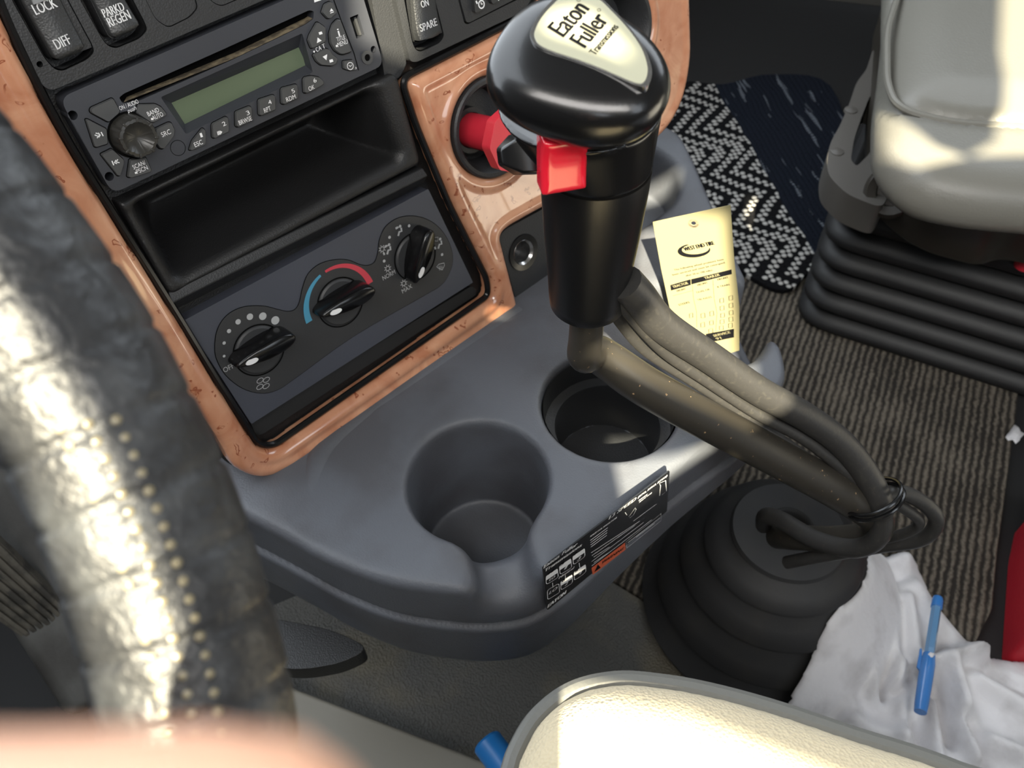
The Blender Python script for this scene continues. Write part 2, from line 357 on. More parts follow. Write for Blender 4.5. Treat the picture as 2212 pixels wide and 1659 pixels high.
# ---- burl wood surround
outer = rnd(D.pl([(-230, -120), (-135, 60), (478, 960), (500, 1010), (560, 1033), (625, 1008), (1095, 680), (1112, 660), (1072, 505), (1092, 488), (1300, 372), (1425, 290), (1465, 225), (1485, 130), (1478, -100), (1210, -100), (1130, 42), (872, 174), (900, 262), (972, 436), (1055, 600), (1058, 640), (590, 968), (552, 964), (470, 838), (364, 664), (128, 296), (16, 78), (-60, -120)]),
            [.01, .01, .02, .02, .02, .02, .008, .014, .012, .014, .02, .02, .02, .02, .01, .01, .006, .006, .01, .01, .01, .008, .012, .012, .02, .02, .02, .02, .01], 6)
h1 = circ2(D.px((1052, 274)), .035, 40); h2c = D.px((1328, 62)); h2 = circ2(h2c, .034, 36)
def woodf(X, Y, Z):
    x, y = X[:, :, 0], Y[:, :, 0]; d = sdpoly(outer, x, y)
    for c, r in ((D.px((1052, 274)), .035), (h2c, .034)): d = np.maximum(d, r - np.hypot(x - c[0], y - c[1]))
    q = -d; prof = .0075 * np.sqrt(np.clip(1 - (1 - np.clip(q / .007, 0, 1)) ** 2, 0, 1)) - .0016 * np.clip((q - .0085) / .0022, 0, 1)
    prof = np.where(q < 0, q, prof)
    f = np.minimum(np.maximum(Z - prof[:, :, None], -Z - .011), 1)
    return np.maximum(f, np.clip(d, -.02, .02)[:, :, None])
wo = sdf('wood_trim', WOOD, woodf, (-.19, -.245, -.014), (.52, .12, .012), .0018, None, D)
tag(wo, 'glossy brown burl wood trim framing the radio stack and knobs', 'dash trim')
ib = outer[next(i for i, p in enumerate(outer) if np.linalg.norm(p - D.px((1210, -100))) < .012):]
ib = [p for p in ib if np.linalg.norm(p - D.px((-60, -120))) > .012 and np.linalg.norm(p - D.px((-230, -120))) > .012]
bd = []
for i in range(len(ib)):
    e = ib[min(i + 1, len(ib) - 1)] - ib[max(i - 1, 0)]; e = e / (np.linalg.norm(e) + 1e-12); q = np.array([-e[1], e[0]]); m_ = ib[i] + q * .0021
    if sdpoly(outer, np.array([m_[0]]), np.array([m_[1]]))[0] < 0: m_ = ib[i] - q * .0021
    bd.append(m_)
mb = MB(); mb.tube([D.pt(p[0], p[1], .0008) for p in bd], .0024, 8); mb.build('edge_bead', GLOSS, bpy.data.objects['dashboard'])
# ---- left switch panel
t = thing('switch_panel', 'black switch panel with rocker switches above the radio', 'switch panel', D.pt(.08, .08, 0))
h = .002
o = rnd(dpl('-75,-120 18,28 92,186 112,196 650,-34 700,-60 760,-120', h=h), .004)
H1 = rnd(dpl('-10,-120 25,0 97,128 118,150 136,154 190,128 204,112 200,97 148,0 90,-120', h=h), .003)
H2 = rnd(dpl('110,-120 173,0 220,84 232,99 251,105 303,83 319,64 313,48 288,0 230,-120', h=h), .003)
H3 = rnd(dpl('250,-120 315,0 336,43 360,58 370,58 412,37 428,17 424,0 365,-120', h=h), .003)
H4 = rnd(dpl('380,-120 440,-15 462,8 480,14 540,-12 558,-32 500,-120', h=h), .003)
mb = MB(); hole = circ2(D.px((86, 139), h), .0015, 16)
mb.plate(D, [o, H1, H2, H3, H4, hole], -.012, h); mb.build('panel_plate', BLACK, t, .0009)
mb = MB()
for H in (H3, H4):
    c = sum(H) / len(H); mb.plate(D, [[c + (p - c) * .965 for p in H]], -.012, h - .0006)
mb.build('blank_cover', BLACK, t, .0008)
def rocker(s, H, name, txts, extra=None, mt=SWITCH, tt=None, sc=5.144, ox=0, oy=0):
    mb = MB(); c = sum(H) / len(H); inner = rnd(dpl(s, sc, ox, oy, h=.005), .002)
    mb.plate(D, [[c + (p - c) * .965 for p in H], inner], -.012, .0012); fr_ = mb.build('switch_frame', BLACK, tt or t, .0006)
    ci = sum(inner) / len(inner); mb = MB(); k = [ci + (p - ci) * .97 for p in inner]; tp = [ci + (p - ci) * .86 for p in inner]
    ys = [p[1] for p in k]; y0, y1 = min(ys), max(ys)
    def hh(p): q = (p[1] - y0) / (y1 - y0); return .0078 - .010 * q * (1 - q) * 1.3
    rows = []
    for q in np.linspace(.004, .996, 30):
        yy = y0 + (y1 - y0) * q; xs_ = []
        for a, b in zip(k, k[1:] + k[:1]):
            if (a[1] > yy) != (b[1] > yy): xs_.append(a[0] + (b[0] - a[0]) * (yy - a[1]) / (b[1] - a[1]))
        l_, r_ = min(xs_), max(xs_); h_ = hh((0, yy)) - (.0012 if q < .01 or q > .99 else 0); g_ = min(.0009, (r_ - l_) * .2)
        rows.append([D.pt(l_, yy, -.01), D.pt(l_, yy, h_ - .0009), D.pt(l_ + g_, yy, h_), D.pt(r_ - g_, yy, h_), D.pt(r_, yy, h_ - .0009), D.pt(r_, yy, -.01)])
    mb.loft(rows, True, True)
    r = mb.build(name, mt, tt or t, ang=50)
    mb = MB()
    for tx, p0, p1, cap in txts:
        a, b = T(p0, sc, ox, oy)[0], T(p1, sc, ox, oy)[0]; hb = .0075; pa = D.px(a, hb); pa = D.px(a, hh(pa)); hb = hh(pa) + .0005
        mb.text(D, tx, a, b, cap, hb, bold=.0001)
    mb.build('lettering', WHITE, r, smooth_=False)
    return r
rocker('120,-600 240,0 600,660 650,685 900,580 945,540 925,490 690,0 440,-600', H1, 'rocker_switch', [('LOCK', '405,168', '645,75', .0048), ('DIFF', '640,552', '802,480', .0048)])
rocker('700,-600 1030,0 1225,400 1270,435 1500,340 1550,280 1520,220 1400,0 1100,-600', H2, 'rocker_switch', [('PARKD', '1165,198', '1392,112', .0046), ('REGEN', '1225,303', '1462,205', .0046)])
# indicator window of the lock rocker
mb = MB(); mb.plate(D, [dpl('375,52 540,-10 510,-90 345,-25', 5.144, h=.0062)], .004, .0062); mb.build('indicator_window', GREYL, t)
# ---- right switch panel
t = thing('switch_panel', 'black switch panel with the SPARE rocker and clock, right of the radio', 'switch panel', D.pt(.30, .05, 0))
h = .002
o = rnd(dpl('840,-120 853,-10 886,133 900,134 1120,30 1230,-30 1270,-120', h=h), .004)
HS = rnd(dpl('858,-120 873,0 890,90 896,106 908,113 950,93 960,78 940,0 925,-120', h=h), .003)
HC = rnd(dpl('980,-120 990,0 1003,50 1010,53 1100,8 1180,-30 1200,-120', h=h), .002)
mb = MB(); mb.plate(D, [o, HS, HC], -.012, h); mb.build('panel_plate', BLACK, t, .0012)
rocker('150,-800 230,0 265,500 300,640 345,640 600,530 630,480 575,0 480,-800', HS, 'rocker_switch', [('ON', '355,122', '462,78', .0042), ('SPARE', '342,478', '588,375', .0046)], sc=6.9125, ox=860, tt=t)
mb = MB(); mb.plate(D, [rnd(dpl('984,-120 993,0 1006,47 1012,49 1098,5 1176,-34 1196,-120', h=h), .002)], -.012, h + .0006); cm = mb.build('clock_module', BLACK, t, .0005)
for s_ in ('1130,-60 1150,180 1175,190 1300,130 1315,-60', '1370,-60 1400,40 1425,60 1525,5 1540,-60'):
    mb = MB(); mb.plate(D, [rnd(dpl(s_, 6.9125, 860, 0, h + .004), .0008)], 0, h + .004); mb.build('clock_button', SWITCH, cm, .0006)
mb = MB(); c = D.px((860 + 1243 / 6.9125, 65 / 6.9125), h + .0042); mb.line(D, circ2(c, .0024, 24), .0008, h + .0043, True)
mb.line(D, [c, c + np.array([0, .0016])], .0006, h + .0043); mb.line(D, [c, c + np.array([.0012, 0])], .0006, h + .0043)
mb.line(D, [D.px((860 + 1160 / 6.9, 2), h + .0042), D.px((860 + 1180 / 6.9, 8), h + .0042)], .0012, h + .0043)
mb.line(D, [D.px((860 + 1500 / 6.9, -1), h + .0042), D.px((860 + 1495 / 6.9, 1.5), h + .0042)], .0008, h + .0043)
mb.build('lettering', WHITE, cm, smooth_=False)
# ---- radio
t = thing('car_radio', 'black car radio with green display and round volume knob', 'radio', D.pt(.09, .03, 0))
h = .004; q2 = dict(sc=6.32, ox=150, oy=170); q3 = dict(sc=9.217, ox=620, oy=0); q8 = dict(sc=4.022, ox=350, oy=120)
oR = rnd(dpl('128,212 243,419 829,140 766,-66', h=h), [.006, .006, .006, .004])
slot = rnd(dpl('257,211 268,202 470,112 668,22 678,24 677,41 660,53 505,128 300,218 265,223', h=h), .001)
disp = rnd(dpl('347,210 653,72 676,156 402,290', h=h), .0012)
holes = [circ2(D.px((150 + 45 / 6.32, 170 + 500 / 6.32), h), .0024, 16), circ2(D.px((150 + 545 / 6.32, 170 + 1335 / 6.32), h), .0024, 16), circ2(D.px((620 + 1722 / 9.217, 985 / 9.217), h), .0021, 16)]
usb = rnd(dpl('1250,350 1420,280 1545,705 1385,775', h=h, **q3), .0005)
mb = MB(); mb.plate(D, [oR, slot, disp, usb] + holes, -.010, h); mb.build('faceplate', FACE, t, .0009, 2)
mb = MB(); c = sum(disp) / len(disp); lcd = D.pl([(370, 222), (645, 102), (662, 140), (399, 268)], -.0035)
ou = dpl('347,210 653,72 676,156 402,290', h=h); Z4 = [D.pt(p[0], p[1], h - .0006) for p in ou]; Z5 = [D.pt(p[0], p[1], -.0033) for p in lcd]
mb.loft([Z5, Z4], False, False); mb.f = [f[::-1] for f in mb.f]; mb.build('display_surround', FACE, t, smooth_=False)
mb = MB(); mb.plate(D, [lcd], -.008, -.0035); mb.build('display', LCD, t, smooth_=False)
mb = MB(); mb.plate(D, [[c2 for c2 in slot]], -.010, -.004); sl_ = mb.build('disc_slot', HOLE, t, smooth_=False)
mb = MB(); mb.loft([[D.pt(*D.px(a, h), h - .0004) for a in ((268, 221), (505, 127), (660, 52), (677, 40))], [D.pt(*D.px(a, -.004), -.003) for a in ((272, 209), (503, 114), (657, 39), (674, 28))]], False, False, False)
mb.f = [f[::-1] for f in mb.f]; mb.build('slot_lip', DUST, t, smooth_=False)
mb = MB(); mb.plate(D, [rnd(dpl('1250,350 1420,280 1545,705 1385,775', h=h, **q3), .0005)], -.010, -.006); ub = mb.build('usb_port', HOLE, t, smooth_=False)
mb = MB(); mb.plate(D, [dpl('1330,350 1375,330 1490,690 1450,710', h=.001, **q3)], -.008, .001); mb.build('contact_tongue', BTN, ub, .0002)
def button(s_, q, name='button', mt=BTN, hh=.0062, r=.0008, par=None):
    p = rnd(dpl(s_, h=hh, **q), r); c = sum(p) / len(p)
    if area2(p) < 0: p = p[::-1]
    mb = MB(); mb.loft([[D.pt(a[0], a[1], h - .002) for a in [c + (a - c) * 1.05 for a in p]], [D.pt(a[0], a[1], hh - .0006) for a in [c + (a - c) * 1.02 for a in p]], [D.pt(a[0], a[1], hh) for a in [c + (a - c) * .96 for a in p]]])
    o = mb.build(name, mt, par or t)
    mg = MB(); mg.line(D, [c + (a - c) * 1.06 for a in p], .0006, h + .00015, True); mg.build('gap', HOLE, o, smooth_=False)
    return o
LT = {}
def lettered(o, items, q, hb=.0064, mt=WHITE):
    mb = MB()
    for it in items:
        if it[0] == 'poly':
            p = dpl(it[1], h=hb, **q); mb.plate(D, [p], None, hb)
        elif it[0] == 'line': mb.line(D, dpl(it[1], h=hb, **q), it[2], hb)
        elif it[0] == 'dot': mb.plate(D, [circ2(D.px(T(it[1], **q)[0], hb), it[2], 14)], None, hb)
        elif it[0] == 'ring': mb.line(D, circ2(D.px(T(it[1], **q)[0], hb), it[2], 24), it[3], hb, True)
        else:
            a, b = T(it[1], **q)[0], T(it[2], **q)[0]; mb.text(D, it[0], a, b, it[3], hb, shear=it[4] if len(it) > 4 else 0, bold=0)
    mb.build('lettering', mt, o, smooth_=False)
b = button('297,440 310,400 585,275 610,290 690,440 680,470 545,590 520,585 310,470', q2)
b = button('232,568 262,562 512,690 528,890 375,938 348,925', q2); lettered(b, [('line', '345,768 390,785 378,812', .0006), ('line', '392,738 420,770 400,800', .0006), ('line', '358,742 402,756', .0006), ('line', '432,728 462,784', .0006), ('line', '388,798 412,765 375,745', .0006)], q2)
b = button('440,1040 590,965 745,1110 745,1170 692,1330 663,1325', q2); lettered(b, [('line', '580,1122 606,1182', .0006), ('line', '636,1110 615,1148 650,1160', .0006), ('line', '660,1100 640,1138 684,1146', .0006)], q2)
b = button('835,1110 1050,1080 1120,1240 1115,1270 840,1355 803,1340', q2); lettered(b, [('SCAN/', '880,1240', '1048,1165', .0024), ('PSCN', '930,1300', '1078,1235', .0024), ('dot', '907,1285', .0006)], q2)
b = button('1180,690 1360,605 1400,610 1440,700 1430,780 1290,960 1240,950 1185,880', q2); lettered(b, [('SRC', '1270,800', '1392,748', .0026)], q2)
b = button('950,355 1180,350 1260,390 1330,480 1325,500 1150,600 1110,595 928,475', q2); lettered(b, [('BAND', '1080,515', '1232,448', .0024), ('AUTO', '1145,568', '1287,508', .0024), ('dot', '1127,550', .0006)], q2)
for s_, n_, w_ in (('245,820 270,740 355,635 380,650 382,770 260,825', ('1', '337,712', '356,706'), ('ESC', '290,797', '358,766')),
                 ('440,610 448,592 560,535 580,550 582,660 460,720 445,710', ('2', '532,616', '560,603'), None),
                 ('645,505 652,488 765,443 782,455 785,565 665,622 648,612', ('3', '740,520', '766,508'), ('BRWSE', '675,605', '784,560')),
                 ('845,400 852,383 970,345 985,355 988,470 865,522 848,512', ('4', '930,428', '956,416'), ('RPT', '893,498', '950,474')),
                 ('1042,300 1052,283 1165,253 1180,262 1182,370 1065,425 1045,415', ('5', '1133,330', '1158,318'), ('RDM', '1086,404', '1166,372')),
                 ('1235,210 1247,190 1300,178 1370,190 1405,225 1408,250 1260,328 1240,320', ('6', '1322,238', '1346,226'), ('OK', '1280,310', '1330,288'))):
    b = button(s_, q8, 'preset_button'); it = [n_ + (.0024,)]
    if w_: it.append(w_ + (.0026,))
    else: it += [('poly', '502,652 524,662 508,688'), ('line', '480,660 488,692', .0004), ('line', '488,657 496,689', .0004), ('line', '496,654 503,686', .0004)]
    lettered(b, it, q8)
b = button('710,250 762,90 870,35 930,75 995,240 980,262 880,360 820,370', q3); lettered(b, [('poly', '880,165 925,215 850,235'), ('poly', '860,255 930,228 935,242 865,268')], q3)
b = button('435,800 470,690 600,460 640,455 775,550 770,830 540,950 500,960', q3); lettered(b, [('poly', '610,745 690,810 595,860'), ('poly', '628,645 690,625 710,675 645,695')], q3)
b = button('545,1110 560,1080 790,970 850,990 900,1080 1015,1170 985,1270 900,1310 690,1295 600,1220', q3); lettered(b, [('poly', '710,1130 800,1080 785,1200'), ('poly', '840,1195 905,1175 925,1225 855,1250')], q3)
b = button('1072,400 1010,400 920,500 862,680 880,860 960,1000 1060,1070 1130,1080 1285,1030 1180,700', q3); lettered(b, [('i', '1030,722', '1064,710', .0046), ('TITLE', '1000,835', '1165,775', .0026), ('MENU', '1020,940', '1215,865', .0026), ('dot', '990,915', .0007)], q3)
b = button('1135,1220 1320,1195 1380,1380 1270,1410 1140,1370', q3); lettered(b, [('ring', '1260,1315', .0021, .0004), ('line', '1230,1300 1262,1325 1290,1290', .0004)], q3)
mb = MB()
for tx, a, b_, cap, sh in (('ON / AUDIO', '695,435', '950,332', .0024, 0), ('push', '805,470', '915,420', .0022, .3)):
    mb.text(D, tx, T(a, **q2)[0], T(b_, **q2)[0], cap, h + .0003, sh)
for tx, a, b_ in (('C', '590,1035', '628,1020'), ('A', '645,1005', '690,985'), ('T', '720,970', '765,950')): mb.text(D, tx, T(a, **q3)[0], T(b_, **q3)[0], .0026, h + .0003, bold=.0001)
for a, r_ in (('535,1028', .0006), ('1360,1355', .0007)): mb.plate(D, [circ2(D.px(T(a, **q3)[0], h), r_, 12)], None, h + .0003)
mb.plate(D, [dpl('530,-30 540,50 680,0 670,-60', h=h, **q3)], None, h + .0003)
mb.build('lettering', WHITE, t, smooth_=False)
mb = MB(); mb.line(D, dpl('900,-80 1080,420 1330,1060 1425,1400', h=h, **q3), .0006, h + .0002); mb.line(D, circ2(D.px((150 + 1480 / 6.32, 170 + 945 / 6.32), h), .0042, 28), .0003, h + .0002, True); mb.build('panel_gap', HOLE, t, smooth_=False)
mb = MB(); c = D.px(T('1585,1145', **q3)[0], h); mb.lathe(D.pt(c[0], c[1], h - .002), D.n, [(.0021, 0), (.0021, .0032), (.0040, .0032), (.0042, 0)], 24); ax_ = mb.build('aux_jack', BTN, t)
mb = MB(); mb.plate(D, [circ2(c, .0021, 20)], None, h + .0002); mb.build('jack_hole', HOLE, ax_, smooth_=False)
c = D.px((283, 291), h); mb = MB(); rr = []
prof = [(.0111, -.002), (.0111, .001), (.0109, .002), (.0103, .0110), (.0097, .0123), (.0082, .0125), (.0072, .0117), (.0045, .0097), (.0001, .0092)]
n = 96
for r_, hh in prof:
    rr.append([D.pt(c[0] + math.cos(2 * math.pi * k / n) * r_ * (1 - (.035 if (k % 12) in (0, 11) and .0128 > hh > .0015 else 0)), c[1] + math.sin(2 * math.pi * k / n) * r_ * (1 - (.035 if (k % 12) in (0, 11) and .0128 > hh > .0015 else 0)), h + hh) for k in range(n)])
mb.loft(rr, True, True); kn = mb.build('volume_knob', VKNOB, t, ang=40)
mb = MB()
for k in range(8):
    a = 2 * math.pi * (k + .5) / 8; e = np.array([math.cos(a), math.sin(a)]); w = np.array([-e[1], e[0]]) * .0006
    p = [c + e * .0080 - w, c + e * .0105 - w, c + e * .0105 + w, c + e * .0080 + w]; mb.plate(D, [p], h + .009, h + .0130)
mb.build('knob_rib', VKNOB, kn, .0003)
mb = MB(); mb.line(D, circ2(c, .0117, 48), .0012, h + .0002, True); mb.build('knob_gap', HOLE, t, smooth_=False)
# ---- storage bin
t0 = rnd(dpl('250,432 262,436 846,158 856,166 905,345 900,356 372,634 362,632'), .005)
t1 = rnd(dpl('292,452 300,440 800,196 818,202 866,330 858,348 392,600 376,596', h=.002), .010, 6)
def binf(X, Y, Z):
    x, y = X[:, :, 0], Y[:, :, 0]; d0 = sdpoly(t0, x, y)[:, :, None]; d1 = sdpoly(t1, x, y)[:, :, None]
    body = smax(d0, Z - .003, .004); body = np.maximum(body, -Z - .088)
    cav = smax(d1 - np.clip(Z, -1, .01) * .25, -.068 - Z - .15 * (Y + .05), .02)
    return smax(body, -cav, .008)
bn = sdf('storage_bin', BINM, binf, (-.01, -.10, -.091), (.215, .03, .006), .0016, None, D)
tag(bn, 'empty open black storage cubby below the radio', 'storage bin')
# ---- climate control
t = thing('climate_control_panel', 'black climate control panel with three rotary knobs', 'climate control', D.pt(.1, -.13, 0))
h = -.002; qb = dict(sc=2.552, ox=300, oy=350); q7 = dict(sc=6.912, ox=780, oy=440)
pc = rnd(dpl('398,692 925,408 1022,610 543,916', h=h), .001)
mb = MB(); mb.plate(D, [pc], -.014, h); mb.build('faceplate', CLIM, t, .0008)
K = [D.px(T(a, **qb)[0], h) for a in ('660,1035', '1108,772', '1520,520')]
e = (K[2] - K[0]); e /= np.linalg.norm(e); pv = np.array([-e[1], e[0]])
dial = smooth(dpl('418,1020 430,930 470,860 530,815 600,795 690,795 760,812 820,824 862,810 885,770 900,700 930,620 990,565 1070,540 1150,540 1215,565 1262,570 1300,548 1318,490 1325,430 1360,355 1430,308 1510,298 1590,318 1660,370 1710,450 1728,540 1705,620 1660,680 1560,740 1180,960 860,1190 760,1255 670,1272 570,1245 480,1175 430,1090', h=h, **qb), 4, True)
mb = MB(); mb.plate(D, [dial], h - .001, h + .0007); dl = mb.build('dial_plate', CLIM2, t, .0004)
mb = MB(); mb.line(D, dial, .0009, h + .0003, True); mb.build('dial_groove', HOLE, t, smooth_=False)
hb = h + .0010; mb = MB()
for s_, r_ in (('470,1070', .0009), ('470,998', .0011), ('497,932', .0014), ('547,881', .0018), ('612,853', .0022), ('683,850', .0026), ('752,873', .0029)): mb.plate(D, [circ2(D.px(T(s_, **qb)[0], hb), r_, 20)], None, hb)
for s_, r_ in (('345,857', .0011), ('425,502', .0011), ('717,330', .0011), ('1210,760', .0011)): mb.plate(D, [circ2(D.px(T(s_, **q7)[0], hb), r_, 16)], None, hb)
mb.build('marking', GREYP, dl, smooth_=False)
mb = MB(); mb.text(D, 'OFF', T('472,1162', **qb)[0], T('527,1132', **qb)[0], .0036, hb); mb.text(D, 'NORM', T('332,1148', **q7)[0], T('517,1042', **q7)[0], .0034, hb); mb.text(D, 'MAX', T('622,1342', **q7)[0], T('766,1252', **q7)[0], .0034, hb)
c = D.px(T('685,1220', **qb)[0], hb)
for k in range(4):                                              # fan symbol
    a = k * math.pi / 2 + .3; m = c + np.array([math.cos(a), math.sin(a)]) * .0032
    mb.line(D, [m + np.array([math.cos(a + b) * .0026 * math.cos(b - .5) if 0 else math.cos(b + a) * .0024, math.sin(b + a) * .0016]) for b in np.linspace(0, 2 * math.pi, 14)[:-1]], .0004, hb, True)
for s_ in ('398,968', '638,1190', '315,678'):                     # snow symbol
    c = D.px(T(s_, **q7)[0], hb); mb.line(D, circ2(c, .0016, 16), .0005, hb, True)
    for k in range(8):
        a = k * math.pi / 4; d_ = np.array([math.cos(a), math.sin(a)]); mb.line(D, [c + d_ * .0018, c + d_ * .0030], .0005, hb)
for dx, dy, fl in ((0, 0, 0), (-165, 275, 1), (598, 190, 2)):      # seated figure with arrows
    def z(s2): return dpl(' '.join('%f,%f' % (float(a.split(',')[0]) + dx, float(a.split(',')[1]) + dy) for a in s2.split()), h=hb, **q7)
    mb.plate(D, [circ2(z('583,338')[0], .0011, 12)], None, hb)
    mb.line(D, z('597,362 606,410 570,420 555,482'), .0015, hb)
    if fl < 2: mb.line(D, z('515,372 545,355'), .0016, hb); mb.plate(D, [z('540,338 570,348 548,375')], None, hb)
    if fl >= 1: mb.line(D, z('500,455 515,490'), .0014, hb)
mb.line(D, dpl('1130,942 1160,905 1240,885 1245,920 1215,985 1165,970', h=hb, **q7), .0005, hb, True)
for dx in (0, 22, 44): mb.line(D, dpl('%d,925 %d,945 %d,965 %d,995' % (1168 + dx, 1162 + dx, 1178 + dx, 1170 + dx), h=hb, **q7), .0004, hb)
mb.line(D, dpl('1092,505 1150,500 1145,560 1100,555', h=hb, **q7), .0004, hb, True)
mb.build('lettering', GREYP, dl, smooth_=False)
def arc(c, s0, s1, w0, w1, mt, name):
    a, b = D.px(T(s0, **qb)[0], hb) - c, D.px(T(s1, **qb)[0], hb) - c; r0, r1 = np.linalg.norm(a), np.linalg.norm(b); t0_, t1_ = math.atan2(a[1], a[0]), math.atan2(b[1], b[0])
    if t1_ > t0_: t0_ += 2 * math.pi
    mb = MB(); L, Rr = [], []
    for i in range(31):
        k = i / 30; r_ = r0 + (r1 - r0) * k; w_ = (w0 + (w1 - w0) * k) / 2; th = t0_ + (t1_ - t0_) * k; d_ = np.array([math.cos(th), math.sin(th)]); L.append(c + d_ * (r_ + w_)); Rr.append(c + d_ * (r_ - w_))
    mb.plate(D, [L + Rr[::-1]], None, hb); mb.build(name, mt, dl, smooth_=False)
arc(K[1], '940,882', '1002,625', .0050, .0018, BLUEP, 'cold_stripe'); arc(K[1], '1028,605', '1275,668', .0018, .0050, REDP, 'warm_stripe')
for i, (a, b_, dd) in enumerate((('540,1118', '862,935', '618,1080'), ('1012,842', '1302,680', '1075,808'), ('1530,655', '1605,345', '1545,592'))):
    ht = .017; A, B = D.px(T(a, **qb)[0], h + ht), D.px(T(b_, **qb)[0], h + ht); c = K[i]; x = B - A; L = np.linalg.norm(x); x /= L; y = np.array([-x[1], x[0]]); m = (A + B) / 2
    mb = MB(); mb.lathe(D.pt(c[0], c[1], h), D.n, [(.0168, -.002), (.0168, .0012), (.0155, .0022), (.0001, .0022)], 40); kb = mb.build('knob_base', CLIM2, t)
    mg = MB(); mg.line(D, circ2(c, .0178, 48), .0010, h + .0009, True); mg.build('knob_gap', HOLE, t, smooth_=False)
    off = m - c; off *= min(1, .004 / (np.linalg.norm(off) + 1e-9)) if np.linalg.norm(off) > .004 else 1; m2 = c + off
    def lens(cc, L_, w0, w1, n=24):
        o = []
        for k in range(n):
            a_ = 2 * math.pi * k / n; u = math.cos(a_); v = math.sin(a_); w_ = w0 + (w1 - w0) * (u * .5 + .5)
            o.append(cc + x * (L_ / 2 * np.sign(u) * abs(u) ** .9) + y * w_ * v)
        return o
    mb = MB(); rings = []
    for hh, LL, w0, w1 in ((.001, L * 1.0, .0062, .0085), (.010, L * 1.0, .0048, .0080), (ht - .0015, L * .98, .0036, .0072), (ht - .0004, L * .96, .003, .0066), (ht, L * .92, .0025, .0060)):
        rings.append([D.pt(p[0], p[1], h + hh - (0 if hh < .012 else .0035 * ((p - m2) @ -x > 0) * ((p - m2) @ -x / (L / 2)))) for p in lens(m2, LL, w0, w1)])
    mb.loft(rings); kn = mb.build('rotary_knob', GLOSS, t, ang=50)
    mb = MB(); q = m2 - x * (L * .27); mb.loft([[D.pt(*(q + x * math.cos(k_ / 20 * 2 * math.pi) * .0042 + y * math.sin(k_ / 20 * 2 * math.pi) * .0018), h + ht - .0012 + (-.0004 if math.cos(k_ / 20 * 2 * math.pi) < 0 else .0006) ) for k_ in range(20)], [D.pt(*(q + x * math.cos(k_ / 20 * 2 * math.pi) * .0042 + y * math.sin(k_ / 20 * 2 * math.pi) * .0018), h + ht - .0005 + .0008 * math.cos(k_ / 20 * 2 * math.pi)) for k_ in range(20)]])
    mb.build('pointer_mark', WHITE, kn)
# ---- power outlet
t = thing('power_outlet_panel', 'small black panel with round metal power outlet under the wood trim', 'power outlet', D.pt(.265, -.18, 0))
oc = D.px((1130, 545), 0); mb = MB(); mb.plate(D, [rnd(dpl('1078,512 1090,496 1240,415 1320,610 1160,655 1124,658 1112,640'), .004), circ2(oc, .0105, 28)], -.02, 0); mb.build('panel_plate', BLACK, t, .0015)
mb = MB(); mb.lathe(D.pt(oc[0], oc[1], 0), D.n, [(.0098, -.03), (.0098, -.0005), (.0104, .0006), (.0150, .0012), (.0155, -.001)], 36); mb.build('socket_collar', GLOSS, t)
mb = MB(); mb.lathe(D.pt(oc[0], oc[1], 0), D.n, [(.0001, -.028), (.0085, -.028), (.0085, -.001), (.0102, .0009), (.0105, .0003)], 32); mb.build('socket', METAL, t)
# ---- recess cups and pull knobs
for c_, rad, nm, lb in ((D.px((1052, 274)), .035, 'valve_recess', 'round black recessed cup around the red octagonal pull knob'), (h2c, .034, 'valve_recess', 'round black recessed cup in the wood behind the shifter knob')):
    mb = MB(); mb.lathe(D.pt(c_[0], c_[1], 0), D.n, [(rad + .0008, -.004), (rad + .0008, .0076), (rad - .0005, .0088), (rad - .003, .0085), (rad - .006, .004), (rad - .009, -.018), (.0001, -.02)], 48)
    o = mb.build(nm, BLACK, None); tag(o, lb, 'recess')
dc = D.px((1052, 274))
t = thing('brake_valve_knob', 'red octagonal pull knob on a red stem in the wood trim', 'pull knob', D.pt(*dc, 0))
tip = at((1103, 290), .535); root = np.array(D.pt(*D.px((1015, 272), -.016), -.016)); axv = tip - root; ln = np.linalg.norm(axv); axv /= ln
axv = np.array(D.n) * .9 + axv * .1; axv /= np.linalg.norm(axv)
hs = .032; fc = D.px((1100, 300), hs); base = np.array(D.pt(fc[0], fc[1], 0))
mb = MB(); mb.lathe(base, D.n, [(.0125, -.018), (.0125, hs)], 32); mb.build('stem', RED, t)
mb = MB(); mb.lathe(base, D.n, [(.0165, -.018), (.0165, -.010), (.013, -.010)], 32); mb.build('stem_collar', BLACK, t)
mb = MB(); oc8 = [fc + np.array([math.cos(math.pi / 8 + k * math.pi / 4 + .2), math.sin(math.pi / 8 + k * math.pi / 4 + .2)]) * .0235 for k in range(8)]
mb.plate(D, [rnd(oc8, .002, 3)], hs - .002, hs + .007); mb.build('octagonal_head', RED, t, .0015)
